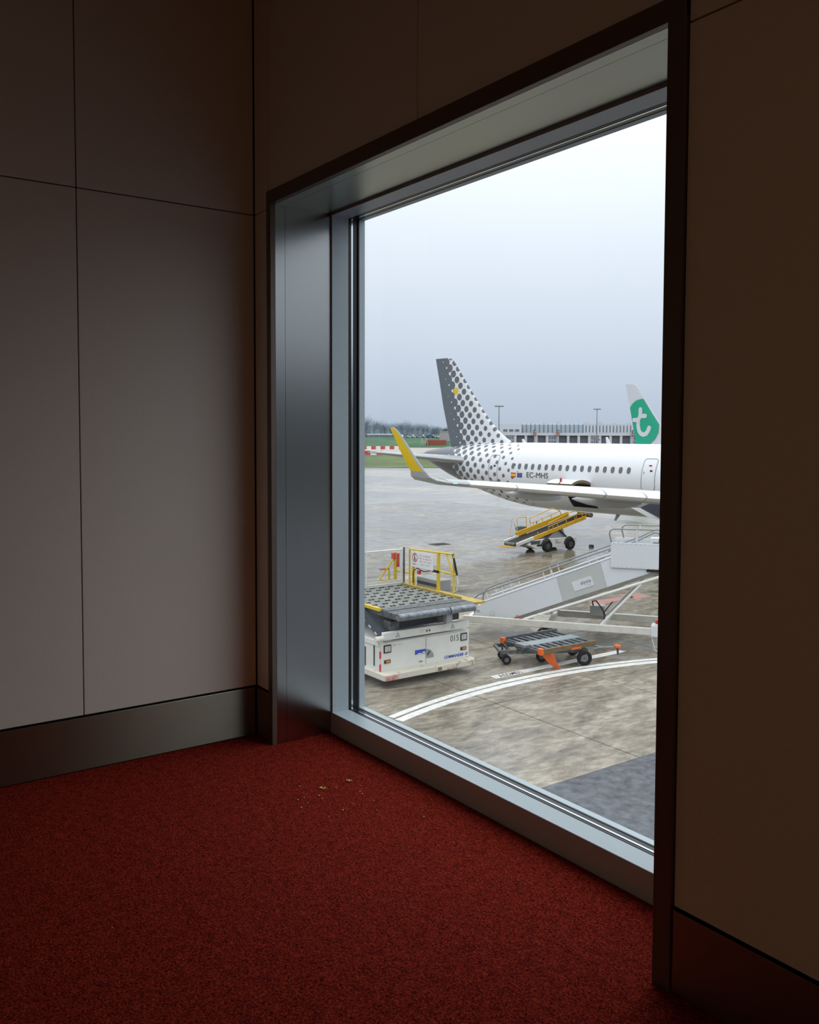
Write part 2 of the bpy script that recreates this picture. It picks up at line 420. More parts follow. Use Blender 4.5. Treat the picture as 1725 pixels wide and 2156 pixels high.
# ================================================================== THE APRON
def concrete(name, c0, c1, c2, scale, rough0, rough1, joint=0):
    """weathered, partly wet concrete: blotches, swirling stains, puddle-wet patches"""
    m = bpy.data.materials.new(name); m.use_nodes = True
    t = m.node_tree; p = t.nodes['Principled BSDF']
    g = N(t, 'ShaderNodeNewGeometry')
    mp = N(t, 'ShaderNodeMapping'); mp.inputs['Scale'].default_value = (1, .55, 1); mp.inputs['Rotation'].default_value = (0, 0, .5)
    t.links.new(g.outputs['Position'], mp.inputs[0])
    n1 = N(t, 'ShaderNodeTexNoise'); n1.inputs['Scale'].default_value = scale; n1.inputs['Detail'].default_value = 9
    n1.inputs['Roughness'].default_value = .66; n1.inputs['Distortion'].default_value = 1.1
    n2 = N(t, 'ShaderNodeTexNoise'); n2.inputs['Scale'].default_value = scale * .16; n2.inputs['Detail'].default_value = 4
    n2.inputs['Distortion'].default_value = .6
    t.links.new(mp.outputs[0], n1.inputs['Vector']); t.links.new(g.outputs['Position'], n2.inputs['Vector'])
    ad = N(t, 'ShaderNodeMath', operation='MULTIPLY_ADD'); ad.inputs[1].default_value = .45
    sc = N(t, 'ShaderNodeMath', operation='MULTIPLY'); sc.inputs[1].default_value = .55
    n3 = N(t, 'ShaderNodeTexNoise'); n3.inputs['Scale'].default_value = scale * 6; n3.inputs['Detail'].default_value = 8; n3.inputs['Roughness'].default_value = .7
    mp3 = N(t, 'ShaderNodeMapping'); mp3.inputs['Scale'].default_value = (1, .4, 1); mp3.inputs['Rotation'].default_value = (0, 0, .35)
    t.links.new(g.outputs['Position'], mp3.inputs[0]); t.links.new(mp3.outputs[0], n3.inputs['Vector'])
    sc3 = N(t, 'ShaderNodeMath', operation='MULTIPLY_ADD'); sc3.inputs[1].default_value = .42
    t.links.new(n3.outputs['Fac'], sc3.inputs[0]); sc.inputs[1].default_value = .40; ad.inputs[1].default_value = .22
    t.links.new(sc.outputs[0], sc3.inputs[2])
    t.links.new(n1.outputs['Fac'], sc.inputs[0]); t.links.new(n2.outputs['Fac'], ad.inputs[0]); t.links.new(sc3.outputs[0], ad.inputs[2])
    rp = N(t, 'ShaderNodeValToRGB'); e = rp.color_ramp.elements
    e[0].position = .40; e[0].color = (*c0, 1); e[1].position = .64; e[1].color = (*c2, 1)
    q = rp.color_ramp.elements.new(.515); q.color = (*c1, 1)
    t.links.new(ad.outputs[0], rp.inputs[0]); t.links.new(rp.outputs[0], p.inputs['Base Color'])
    mr_ = N(t, 'ShaderNodeMapRange'); mr_.inputs[1].default_value = .38; mr_.inputs[2].default_value = .6
    mr_.inputs[3].default_value = rough0; mr_.inputs[4].default_value = rough1
    t.links.new(n2.outputs['Fac'], mr_.inputs[0])
    spx = N(t, 'ShaderNodeSeparateXYZ'); t.links.new(g.outputs['Position'], spx.inputs[0])
    wet = N(t, 'ShaderNodeMapRange'); wet.inputs[1].default_value = 15; wet.inputs[2].default_value = 27      # drier under the lee of the building
    wet.inputs[3].default_value = 1.0; wet.inputs[4].default_value = .42
    t.links.new(spx.outputs['Y'], wet.inputs[0])
    wm = N(t, 'ShaderNodeMath', operation='MULTIPLY'); t.links.new(mr_.outputs[0], wm.inputs[0]); t.links.new(wet.outputs[0], wm.inputs[1])
    t.links.new(wm.outputs[0], p.inputs['Roughness'])
    bu = N(t, 'ShaderNodeBump'); bu.inputs['Strength'].default_value = .12; bu.inputs['Distance'].default_value = .02
    t.links.new(n1.outputs['Fac'], bu.inputs['Height']); t.links.new(bu.outputs[0], p.inputs['Normal'])
    return m
m_slab = concrete('damp_concrete', (.050, .041, .026), (.180, .154, .110), (.37, .335, .268), 1.15, .20, .60)
m_asph = mat('dark_asphalt', (.075, .080, .092), .8, var=.6, vscale=5, bump=.4, bscale=60, world=True, detail=9)
m_seal = mat('joint_sealant', (.05, .046, .042), .7)
m_paintw = mat('worn_white_road_paint', (.60, .60, .58), .6, var=.18, vscale=7, world=True)
m_paintk = mat('black_road_paint', (.04, .04, .042), .6)
m_paintr = mat('worn_red_road_paint', (.42, .13, .11), .6, col2=(.25, .18, .155), vscale=1.6, world=True)
m_grass = mat('mown_grass', (.080, .115, .032), .9, var=.5, vscale=.12, world=True, detail=9)
m_grass2 = mat('grassy_bank', (.045, .110, .055), .9, var=.35, vscale=.08, world=True, detail=9)
m_taxi = concrete('taxiway_concrete', (.28, .17, .12), (.36, .30, .24), (.44, .41, .35), .05, .5, .8)

XJ0, XP, NX = -7.78, 4.36, 13              # slab joints
YJ0, YP, NY = .75, 3.8, 13
X_END, Y_END = XJ0 - XP * NX, YJ0 + YP * NY
ap = thing('apron', 'damp grey concrete airport apron laid in large slabs', 'ground', (0, 0, G), kind='structure')
b = MB(); b.box(X_END, XJ0, YJ0, Y_END, -.30, -.012); b.build('joint_bed', m_seal, ap)
slab = MB().box(.013, XP - .013, .013, YP - .013, -.25, 0).mesh('slab', m_slab, bevel=.006)
for i in range(NX):
    for j in range(NY):
        part('slab', slab, ap, (XJ0 - XP * (i + 1), YJ0 + YP * j, 0))
# the rest of the apron, too far to tell its slabs apart
b = MB(); b.box(-160, X_END, -60, 700, -.3, 0); b.box(X_END, 300, Y_END, 700, -.3, 0); b.box(X_END, XJ0, -60, YJ0, -.3, 0)
m_slab2 = concrete('far_damp_concrete', (.17, .155, .125), (.27, .25, .215), (.40, .38, .335), .35, .34, .62)
b.build('far_apron', m_slab2, ap)
tag(MB((0, 0, -G)).box(XJ0, 300, .55, Y_END, -.3, .004).build('asphalt_strip', m_asph), 'dark asphalt strip along the foot of the terminal', 'ground', kind='structure')
# beyond: grass, taxiway, bank, in a frame looking out along the view
VR = R(54.46)                              # local x = to the right, y = away
vx = Vector((math.cos(VR), math.sin(VR), 0)); vy = Vector((-math.sin(VR), math.cos(VR), 0))
def far(x, y, z=0):
    return Vector((CAM.x, CAM.y, G)) + vx * x + vy * y + Vector((0, 0, z))
def farslab(name, m, prof, x0, x1, label, cat='ground'):
    """ground strip whose y/z profile runs away from the viewer"""
    b = MB(); b.prism(prof, 0, x0, x1)
    o = b.build(name, m); o.location = (CAM.x, CAM.y, G); o.rotation_euler = (0, 0, VR)
    return tag(o, label, cat, kind='structure')
farslab('grass_strip', m_grass, [(166, -.2), (166, .03), (290, .03), (290, -.2)], -260, 45, 'near strip of mown grass beyond the apron edge')
farslab('taxiway', m_taxi, [(290, -.2), (290, .02), (398, .02), (398, -.2)], -420, 120, 'pale concrete taxiway between the two strips of grass')
farslab('grass_bank', m_grass2, [(398, -.5), (398, .02), (425, 4.3), (900, 4.4), (900, -.5)], -700, 60, 'far green grass bank below the parked cars')

# ---- painted lines
def ground_poly(b, pts, z=.006):
    b.add([(x, y, 0) for x, y in pts] + [(x, y, z) for x, y in pts], [tuple(range(len(pts), 2 * len(pts)))] +
          [(i, (i + 1) % len(pts), len(pts) + (i + 1) % len(pts), len(pts) + i) for i in range(len(pts))])
def arc_line(r0, r1, label):
    cx, cy = 1.5, 14.1; loc = Vector((cx - r0, cy, 0)); b = MB(loc)
    a0 = math.asin((9.46 - cy) / r0); n = 40; a1 = .62
    for i in range(n):
        t0, t1 = a0 + (a1 - a0) * i / n, a0 + (a1 - a0) * (i + 1) / n
        q = [(cx - r * math.cos(t), cy + r * math.sin(t)) for r, t in ((r0, t0), (r0, t1), (r1, t1), (r1, t0))]
        ground_poly(b, q)
    o = b.build('painted_arc_line', m_paintw); o.location = (loc.x, loc.y, G)
    return tag(o, label, 'road marking', 'curved lines painted on the apron')
arc_line(15.04, 14.86, 'outer of two curved white lines painted on the concrete, nearer the baggage dolly')
arc_line(14.78, 14.55, 'inner of two curved white lines painted on the concrete, nearer the asphalt')
lm = thing('painted_stand_line', 'straight white painted line with the black stand code A05M01', 'road marking', (-13.91, 13.6, G))
b = MB(); ground_poly(b, [(-.14, 0), (.13, -.02), (.13, 4.72), (.06, 5.15), (-.14, 5.0)]); b.build('stripe', m_paintw, lm)
text('stand_code', 'A05M01', .30, m_paintk, lm, (.105, .18, .0062), (0, 0, R(90)), ext=.001, sx=.80, bold=.006)
rp_ = MB(Vector((-19.7, 25, 0)))
for q in ([(-20.1, 23.7), (-19.3, 23.5), (-19.25, 24.1), (-20.0, 24.3)], [(-20.0, 24.3), (-19.35, 24.1), (-19.6, 25.9), (-19.8, 25.9)], [(-20.3, 25.7), (-19.3, 25.6), (-19.3, 26.5), (-20.3, 26.6)]):
    ground_poly(rp_, q)
o = rp_.build('red_ground_marking', m_paintr); o.location = (-19.7, 25, G)
tag(o, 'faded red paint marking on the wet concrete behind the boarding stairs', 'road marking')
dr = thing('drain_cover', 'dark metal drain cover set in the wet apron', 'drain cover', (-37.4, 29.8, G))
MB().box(-.42, .42, -.55, .55, 0, .012).build('frame', mat('cast_iron', (.05, .052, .056), .6, metal=.4), dr)
for i in range(9):
    MB().box(-.36, .36, -.46 + i * .105, -.40 + i * .105, .012, .02).build('slat', MATS['cast_iron'], dr)
ck = MB(); ck.prism([(-.15, 0), (.15, 0), (.11, .12), (-.07, .15)], 0, -.11, .11)
o = ck.build('wheel_chock', mat('black_rubber', (.018, .018, .02), .65), bevel=.01); o.location = (-31.5, 36.2, G); o.rotation_euler = (0, 0, .4)
tag(o, 'small black rubber chock lying alone on the wet apron beside the belt loader', 'chock')

# ================================================================== AIRLINERS
m_white = mat('glossy_white_aircraft_paint', (.69, .70, .72), .25, var=.012, vscale=2)
m_grey_ac = mat('light_grey_aircraft_paint', (.40, .42, .43), .35, var=.05, vscale=3)
m_metal_ac = mat('bare_leading_edge_metal', (.80, .80, .80), .35, metal=.35)
m_dkgrey = mat('slate_grey_livery_paint', (.105, .122, .142), .35)
m_yel_ac = mat('yellow_livery_paint', (.72, .49, .0), .4)
m_acwin = mat('cabin_window_glass', (.10, .115, .13), .15)
m_tyre = mat('tyre_rubber', (.014, .014, .016), .85, spec=.2)
m_hub = mat('grey_wheel_hub', (.16, .16, .17), .5, metal=.3)
m_black = mat('black_paint', (.012, .013, .015), .65, spec=.25)
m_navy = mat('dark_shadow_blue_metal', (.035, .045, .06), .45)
m_red = mat('signal_red', (.55, .03, .03), .5)
m_ink = mat('dark_ink', (.07, .075, .085), .6)
m_line = mat('grey_panel_line', (.30, .32, .34), .5)
m_hold = mat('cargo_hold_lining', (.05, .045, .04), .8)
m_nav = mat('green_navigation_lamp', (.1, .9, .55), .3, emit=3.0)
m_inner = mat('brown_primer', (.20, .14, .07), .7)

def dots_material():
    """white paint with a lattice of slate dots that swell towards the fin's trailing edge; UV holds metres"""
    m = bpy.data.materials.new('dotted_tail_livery'); m.use_nodes = True
    t = m.node_tree; p = t.nodes['Principled BSDF']; p.inputs['Roughness'].default_value = .28
    uv = N(t, 'ShaderNodeUVMap'); uv.uv_map = 'metres'
    sp = N(t, 'ShaderNodeSeparateXYZ'); t.links.new(uv.outputs[0], sp.inputs[0])
    def MA(op, a, b=None, c=None):
        n = N(t, 'ShaderNodeMath', operation=op)
        for i, q in enumerate((a, b, c)):
            if q is None: continue
            if isinstance(q, (int, float)): n.inputs[i].default_value = q
            else: t.links.new(q, n.inputs[i])
        return n.outputs[0]
    u = MA('ADD', sp.outputs['X'], 6.91); v = MA('SUBTRACT', sp.outputs['Y'], 9.39)
    i = MA('ADD', MA('MULTIPLY', u, 1.158), MA('MULTIPLY', v, -1.416))
    j = MA('ADD', MA('MULTIPLY', u, -1.351), MA('MULTIPLY', v, -1.126))
    fi = MA('SUBTRACT', MA('FRACT', MA('ADD', i, .5)), .5); fj = MA('SUBTRACT', MA('FRACT', MA('ADD', j, .5)), .5)
    dx = MA('ADD', MA('MULTIPLY', fi, .35), MA('MULTIPLY', fj, -.44)); dy = MA('ADD', MA('MULTIPLY', fi, -.42), MA('MULTIPLY', fj, -.36))
    dist = MA('SQRT', MA('ADD', MA('MULTIPLY', dx, dx), MA('MULTIPLY', dy, dy)))
    te = MA('MULTIPLY_ADD', MA('SUBTRACT', 11.73, sp.outputs['Y']), .262, -9.05)
    d = MA('DIVIDE', MA('SUBTRACT', sp.outputs['X'], te), 10)
    rp = N(t, 'ShaderNodeValToRGB'); t.links.new(d, rp.inputs[0])
    cr_ = rp.color_ramp; cr_.elements[0].position = 0; cr_.elements[0].color = (.46,) * 3 + (1,)
    cr_.elements[1].position = .76; cr_.elements[1].color = (0, 0, 0, 1)
    for pos, val in ((.03, .385), (.06, .367), (.09, .342), (.125, .288), (.155, .248), (.22, .214), (.40, .158), (.60, .128), (.735, .102)):
        e = cr_.elements.new(pos); e.color = (val, val, val, 1)
    inside = MA('LESS_THAN', dist, rp.outputs[0])
    yd = MA('SQRT', MA('ADD', MA('MULTIPLY', u, u), MA('MULTIPLY', v, v))); isy = MA('LESS_THAN', yd, .245)
    m1 = N(t, 'ShaderNodeMix', data_type='RGBA'); m1.inputs[6].default_value = (.69, .70, .72, 1); m1.inputs[7].default_value = (.105, .122, .142, 1)
    t.links.new(inside, m1.inputs[0])
    m2 = N(t, 'ShaderNodeMix', data_type='RGBA'); m2.inputs[7].default_value = (.75, .5, .0, 1)
    t.links.new(isy, m2.inputs[0]); t.links.new(m1.outputs[2], m2.inputs[6]); t.links.new(m2.outputs[2], p.inputs['Base Color'])
    return m
m_dots = dots_material()

def interp(tab, x):
    for (a, b) in zip(tab[:-1], tab[1:]):
        if a[0] <= x <= b[0]:
            k = (x - a[0]) / (b[0] - a[0]); return [p + (q - p) * k for p, q in zip(a, b)]
    return list(tab[0] if x < tab[0][0] else tab[-1])
def fuselage_mesh(name, tab, xs, m, n=72, hole=None, uv=False):
    me = bpy.data.meshes.new(name); vs_ = []; fs = []; uvs = []
    th = [2 * math.pi * j / n - math.pi for j in range(n + 1)]
    for x in xs:
        _, zt, zb, a = interp(tab, x); zc, bb = (zt + zb) / 2, (zt - zb) / 2
        for t in th[:-1]:
            vs_.append((x, -a * math.cos(t), zc + bb * math.sin(t)))
    k = len(xs)
    for i in range(k - 1):
        for j in range(n):
            xm = (xs[i] + xs[i + 1]) / 2; tm = (th[j] + th[j + 1]) / 2
            if hole and hole[0] < xm < hole[1] and hole[2] < tm < hole[3]:
                continue
            fs.append((i * n + j, i * n + (j + 1) % n, (i + 1) * n + (j + 1) % n, (i + 1) * n + j))
            for (ii, jj) in ((i, j), (i, j + 1), (i + 1, j + 1), (i + 1, j)):
                _, zt, zb, a = interp(tab, xs[ii]); zc, bb = (zt + zb) / 2, (zt - zb) / 2
                t = th[jj]; t = t if abs(t) <= math.pi / 2 else math.copysign(math.pi - abs(t), t)
                uvs.append((xs[ii], zc + bb * t))
    fs.append(tuple(range(n))); fs.append(tuple(reversed(range((k - 1) * n, k * n))))
    uvs += [(xs[0], 5)] * n + [(xs[-1], 5)] * n
    me.from_pydata(vs_, [], fs); me.materials.append(m)
    if uv:
        l = me.uv_layers.new(name='metres')
        l.data.foreach_set('uv', [c for q in uvs for c in q])
    bm = bmesh.new(); bm.from_mesh(me); bmesh.ops.recalc_face_normals(bm, faces=bm.faces); bm.to_mesh(me); bm.free()
    me.polygons.foreach_set('use_smooth', [True] * len(me.polygons)); me.update()
    return me
AF = [(1, 0), (.86, .030), (.68, .062), (.48, .090), (.30, .100), (.16, .088), (.07, .064), (.02, .036), (0, 0),
      (.02, -.028), (.07, -.046), (.16, -.058), (.30, -.060), (.48, -.050), (.68, -.032), (.86, -.014)]
def foil(x_le, ch, y, z, tk=1.0, gam=0, sgn=-1):
    """airfoil ring; gam tilts the thickness direction inboard (for a winglet)"""
    ny, nz = -sgn * math.sin(gam), math.cos(gam)
    return [(x_le - f * ch, y + t * ch * tk * ny, z + t * ch * tk * nz) for f, t in AF]
def fin_ring(x_le, x_te, z, tk):
    ch = x_le - x_te
    return [(x_le - f * ch, (t if t == 0 else math.copysign(min(abs(t) * tk * ch, .42), t)), z) for f, t in AF]
def fin_mesh(name, tab, m, uv=False, tk=.55):
    b = MB(); b.loft([fin_ring(xl, xt, z, tk) for z, xl, xt in tab])
    me = b.mesh(name, m, smooth=True)
    if uv:
        l = me.uv_layers.new(name='metres')
        for p in me.polygons:
            for li in p.loop_indices:
                c = me.vertices[me.loops[li].vertex_index].co; l.data[li].uv = (c.x, c.z)
    return me

# ---- the dotted airliner parked beyond the belt loader
HDG = R(6.13)
jet = thing('airliner', 'white airliner with grey dotted tail fin and yellow winglet, registration EC-MHS', 'airplane', (-37.98, 37.69, G), HDG)
FT = [(-10.15, 5.10, 4.74, .20), (-9.7, 5.25, 4.52, .40), (-8.6, 5.42, 4.08, .72), (-7.2, 5.58, 3.55, 1.04), (-6, 5.70, 3.16, 1.28), (-4.5, 5.80, 2.74, 1.54),
      (-3, 5.86, 2.36, 1.74), (-1.5, 5.89, 2.04, 1.87), (0, 5.9, 1.85, 1.945), (1.5, 5.9, 1.77, 1.97), (3, 5.9, 1.76, 1.975), (27, 5.9, 1.76, 1.975),
      (30, 5.74, 1.8, 1.84), (32, 5.28, 2.0, 1.5), (33.6, 4.4, 2.45, .92), (34.4, 3.5, 3.0, .2)]
HX0, HX1 = 4.2, 6.0
xs = [-10.15, -9.95, -9.7, -9.2, -8.6, -7.9, -7.2, -6.6, -6, -5.2, -4.5, -3.7, -3, -2.2, -1.5, -.7, 0, .75, 1.5, 2.2, 3, HX0, HX1, 9, 12, 15, 18, 21, 24, 27, 28.5, 30, 31, 32, 32.8, 33.6, 34.1, 34.4]
part('fuselage', fuselage_mesh('fuselage', FT, xs, m_dots, 72, (HX0, HX1, R(-55), R(-5)), True), jet)
def surf(x, z, out=0):
    _, zt, zb, a = interp(FT, x); zc, bb = (zt + zb) / 2, (zt - zb) / 2
    return -(a + out) * math.sqrt(max(0, 1 - ((z - zc) / bb) ** 2))
def tilt(x, z):
    _, zt, zb, a = interp(FT, x); zc, bb = (zt + zb) / 2, (zt - zb) / 2
    return math.atan2((z - zc) / bb ** 2, -surf(x, z) / a ** 2)
FIN = [(5.2, -.9, -7.36), (5.62, -1.25, -7.47), (5.85, -1.62, -7.53), (6.2, -2.28, -7.63), (6.71, -3.02, -7.78), (7.5, -3.86, -8.02), (8.48, -4.74, -8.30), (9.5, -5.58, -8.52),
       (10.6, -6.47, -8.78), (11.30, -7.03, -8.95), (11.52, -7.24, -9.0), (11.66, -7.46, -9.03), (11.73, -7.75, -9.05)]
part('tail_fin', fin_mesh('tail_fin', FIN, m_dots, True), jet)
for sg in (-1, 1):
    nm = 'tailplane'
    b = MB(); b.loft([foil(-4.35, 4.0, sg * .8, 4.58, .9, .08, sg), foil(-4.62, 3.8, sg * 1.3, 4.64, .9, .08, sg), foil(-7.75, 1.4, sg * 6.05, 5.17, .9, .08, sg), foil(-8.05, 1.0, sg * 6.25, 5.20, .8, .1, sg)])
    b.build(nm, m_grey_ac, jet, smooth=True)
    W = [(17.9, 7.0, 1.1, 2.62), (17.45, 6.5, 2.0, 2.86), (14.9, 3.95, 6.4, 3.34), (12.1, 2.78, 12, 3.87), (10.05, 1.84, 16.1, 4.26), (9.66, 1.66, 16.85, 4.33)]
    b = MB(); b.loft([foil(xl, ch, sg * y, z, 1.05, .09, sg) for xl, ch, y, z in W]); b.build('wing', m_grey_ac, jet, smooth=True)
    # polished leading edge (slats)
    for (i0, k0, k1) in ((2, .0, .33), (2, .35, .66), (2, .68, 1.0), (3, .0, .48), (3, .5, .97), (1, .35, .97)):
        A_, B_ = W[i0], W[i0 + 1]; rr = []
        for k in (k0, k1):
            xl, ch, y, z = [p + (q - p) * k for p, q in zip(A_, B_)]
            ny, nz = -sg * math.sin(.09), math.cos(.09)
            pr = [(.15, .089), (.07, .067), (.02, .040), (-.008, .002), (.02, -.031), (.06, -.046), (.06, -.02), (.15, .05)]
            rr.append([(xl - f * ch, sg * y + t * ch * 1.05 * ny, z + t * ch * 1.05 * nz) for f, t in pr])
        b = MB(); b.loft(rr); b.build('slat', m_metal_ac, jet, smooth=True)
    MB().tube([(9.84, sg * 16.50, 4.305), (9.76, sg * 16.66, 4.32)], .022, 8).build('navigation_light', m_nav if sg < 0 else m_red, jet, smooth=True)
    S = [(9.66, 1.66, 16.85, 4.33, .09), (9.42, 1.5, 17.27, 4.42, .35), (9.18, 1.25, 17.50, 4.58, .78), (9.0, .97, 17.62, 4.83, 1.13), (8.64, .86, 17.71, 5.25, 1.36), (8.25, .76, 17.79, 5.75, 1.4), (7.68, .53, 17.88, 6.42, 1.4), (7.42, .40, 17.90, 6.64, 1.4), (7.2, .2, 17.91, 6.74, 1.4)]
    b = MB(); rings = [foil(xl, ch, sg * y, z, .8, g_, sg) for xl, ch, y, z, g_ in S]
    for i in range(len(rings) - 1):
        n = len(AF)
        for j in range(n):
            fm = (AF[j][0] + AF[(j + 1) % n][0]) / 2
            b.cur = 1 if (i >= 3 and fm > .16) else 0
            b.add([rings[i][j], rings[i][(j + 1) % n], rings[i + 1][(j + 1) % n], rings[i + 1][j]], [(0, 1, 2, 3)])
    b.cur = 1; b.add(rings[-1], [tuple(range(len(AF)))])
    o = b.build('winglet', [m_grey_ac, m_yel_ac], jet, smooth=True); o['label'] = 'yellow upturned winglet'
    for y, x0, x1, zz, rr_ in ((12.0, 8.6, 12.0, 3.62, .26), (7.6, 9.1, 13.2, 3.18, .33)):
        b = MB(); rg = []
        for f, q in ((0, .05), (.08, .35), (.25, .75), (.5, 1), (.75, .9), (.92, .5), (1, .08)):
            rg.append([(x0 + (x1 - x0) * f, sg * y + math.cos(2 * math.pi * j / 14) * rr_ * q * .75, zz + .12 * (1 - f) * 0 + math.sin(2 * math.pi * j / 14) * rr_ * q) for j in range(14)])
        b.loft(rg); b.build('flap_fairing', m_grey_ac, jet, smooth=True)
    # engine with pylon
    b = MB(); rg = []
    for x, q in ((14.6, .55), (15.3, .82), (16.4, 1.06), (17.8, 1.14), (18.8, 1.08), (19.1, .98)):
        rg.append([(x, sg * 5.75 + q * math.cos(2 * math.pi * j / 24), 2.05 + q * math.sin(2 * math.pi * j / 24)) for j in range(24)])
    b.loft(rg); b.build('engine', m_white, jet, smooth=True)
    b = MB(); b.prism([(14.8, 2.9), (17.9, 3.05), (16.4, 3.6), (13.6, 3.5)], 1, sg * 5.75 - .16, sg * 5.75 + .16); b.build('pylon', m_grey_ac, jet)
    # main gear
    b = MB(); b.tube([(12.4, sg * 3.5, 3.0), (12.4, sg * 3.8, .6)], .13, 10); b.tube([(12.4, sg * 3.3, .58), (12.4, sg * 4.3, .58)], .08, 8); b.build('gear_strut', m_grey_ac, jet, smooth=True)
    for dy in (-.46, .46):
        w_ = MB().wheel((12.4, sg * 3.8 + dy, .58), (0, 1, 0), .58, .42).build('wheel', m_tyre, jet, smooth=True)
        MB().disc((12.4, sg * 3.8 + dy, .58), (0, 1, 0), .35, .34).build('hub', m_hub, w_, smooth=True)
    b = MB(); b.prism([(11.5, 1.62), (13.4, 1.5), (13.1, .75), (11.9, .95)], 1, sg * 1.25, sg * 1.30); b.build('gear_door', m_grey_ac, jet)
b = MB(); rg = []
for x, q, dz in ((8.4, .15, .0), (9.6, .75, -.04), (11, 1.0, -.1), (15, 1.06, -.14), (18.5, 1.0, -.1), (20.5, .5, .0)):
    rg.append([(x, 2.05 * q * math.cos(2 * math.pi * j / 28), 2.45 + dz + .86 * q * math.sin(2 * math.pi * j / 28)) for j in range(28)])
b.loft(rg); b.build('belly_fairing', m_grey_ac, jet, smooth=True)
for sg in (-1, 1):
    b = MB(); b.prism([(9.45, 2.48), (10.2, 2.80), (13.4, 2.86), (13.4, 1.85), (10.9, 1.93), (10.35, 2.12)], 1, sg * 1.6, sg * 2.12); b.build('gear_bay', m_navy, jet, bevel=.03)
    b = MB(); b.prism([(8.9, 2.42), (9.42, 2.44), (10.35, 2.08), (10.75, 1.88), (10.0, 1.98)], 1, sg * 2.06, sg * 2.16); b.build('gear_bay_door', m_white, jet, bevel=.01)
b = MB(); b.box(11.2, 13.6, -2.2, 2.2, 1.36, 1.60); b.build('gear_well', m_navy, jet, bevel=.05)
ng = MB().tube([(29.2, 0, 2.2), (29.3, 0, .4)], .1, 10).build('nose_gear_strut', m_grey_ac, jet, smooth=True)
for dy in (-.25, .25):
    MB().wheel((29.3, dy, .38), (0, 1, 0), .38, .22).build('wheel', m_tyre, jet, smooth=True)
# cabin windows
b = MB(); n = 16
ov = [(.125 * math.copysign(abs(math.cos(a)) ** .8, math.cos(a)), .185 * math.copysign(abs(math.sin(a)) ** .8, math.sin(a))) for a in [2 * math.pi * i / n for i in range(n)]]
b.prism(ov, 1, -.012, .02); wme = b.mesh('cabin_window', m_acwin)
ZW = 4.448
for x in [i * .5334 for i in range(17)] + [10.72, 11.25, 11.78] + [12.3 + i * .5334 for i in range(26)]:
    part('cabin_window', wme, jet, (x, surf(x, ZW), ZW), (-tilt(x, ZW), 0, 0))
# doors: raised skin patch with a grey outline
def door(x0, x1, z0, z1, slant=0):
    nz = 14; b = MB()
    def row(z): return [(x + slant * 0, surf(x, z, .012), z) for x in (x0, (x0 + x1) / 2, x1)]
    rows = [row(z0 + (z1 - z0) * i / nz) for i in range(nz + 1)]
    for r0_, r1_ in zip(rows[:-1], rows[1:]):
        b.add(r0_ + r1_, [(0, 1, 4, 3), (1, 2, 5, 4)])
    return b
def outline(x0, x1, z0, z1, rad, wd, name, m, par):
    pts = []
    for cx, cz, a0 in ((x1 - rad, z1 - rad, 0), (x0 + rad, z1 - rad, 90), (x0 + rad, z0 + rad, 180), (x1 - rad, z0 + rad, 270)):
        for k in range(5):
            a = R(a0 + k * 22.5); pts.append((cx + rad * math.cos(a), cz + rad * math.sin(a)))
    full = []
    for p, q in zip(pts, pts[1:] + pts[:1]):
        s_ = max(1, int(math.hypot(q[0] - p[0], q[1] - p[1]) / .15))
        full += [(p[0] + (q[0] - p[0]) * k / s_, p[1] + (q[1] - p[1]) * k / s_) for k in range(s_)]
    full.append(full[0])
    MB().tube([(x, surf(x, z, .012), z) for x, z in full], wd, 6, False).build(name, m, par)
d3 = door(9.42, 10.22, 3.46, 5.10).build('cabin_door', m_white, jet, smooth=True)
outline(9.40, 10.24, 3.44, 5.12, .14, .022, 'door_seal', m_line, d3)
MB().disc((9.98, surf(9.98, 4.45, .02), 4.45), (0, 1, .3), .085, .02).build('door_window', m_ink, d3)
MB().box(9.78, 9.95, surf(9.9, 4.74, .03), surf(9.9, 4.74, 0), 4.70, 4.79).build('door_sticker', m_red, d3)
MB().box(9.52, 9.56, surf(9.5, 4.35, .03), surf(9.5, 4.35, 0), 4.22, 4.42).build('door_handle', m_line, d3)
outline(-2.15, -1.35, 3.45, 5.10, .14, .016, 'rear_door_seal', m_line, jet)
sp_ = MB().box(-1.95, -1.25, surf(-1.6, 3.40, .05), surf(-1.6, 3.40, -.1), 3.36, 3.44).build('rear_door_sill', m_ink, jet)
MB().disc((-1.6, surf(-1.6, 4.4, .012), 4.4), (0, 1, .25), .09, .02).build('door_window', m_ink, jet)
# cargo hold and its raised door
b = MB(); sec = [(-1.08, 2.14), (-1.5, 2.5), (-1.93, 3.62), (1.0, 3.62), (1.0, 2.14)]
for i in ((2, 3), (3, 4), (4, 0)):
    p, q = sec[i[0]], sec[i[1]]; b.add([(HX0 + .01, *p), (HX1 - .01, *p), (HX1 - .01, *q), (HX0 + .01, *q)], [(0, 1, 2, 3)])
for x in (HX0 + .01, HX1 - .01):
    b.add([(x, *p) for p in sec], [tuple(range(5))])
b.build('cargo_hold', m_hold, jet, fixn=False)
hy, hz = -1.975 * math.cos(R(-5)), 3.83 + 2.07 * math.sin(R(-5)); ph = R(118)
def swing(t, dr_):
    y, z = -(1.975 + dr_) * math.cos(t) - hy, 3.83 + (2.07 + dr_) * math.sin(t) - hz
    o_, u_ = -y, z
    return hy - (o_ * math.cos(ph) - u_ * math.sin(ph)), hz + o_ * math.sin(ph) + u_ * math.cos(ph)
b = MB(); k = 12; ts = [R(-5 - 50 * i / k) for i in range(k + 1)]
outer = [swing(t, .02) for t in ts]; inner = [swing(t, -.13) for t in ts]
b.cur = 0
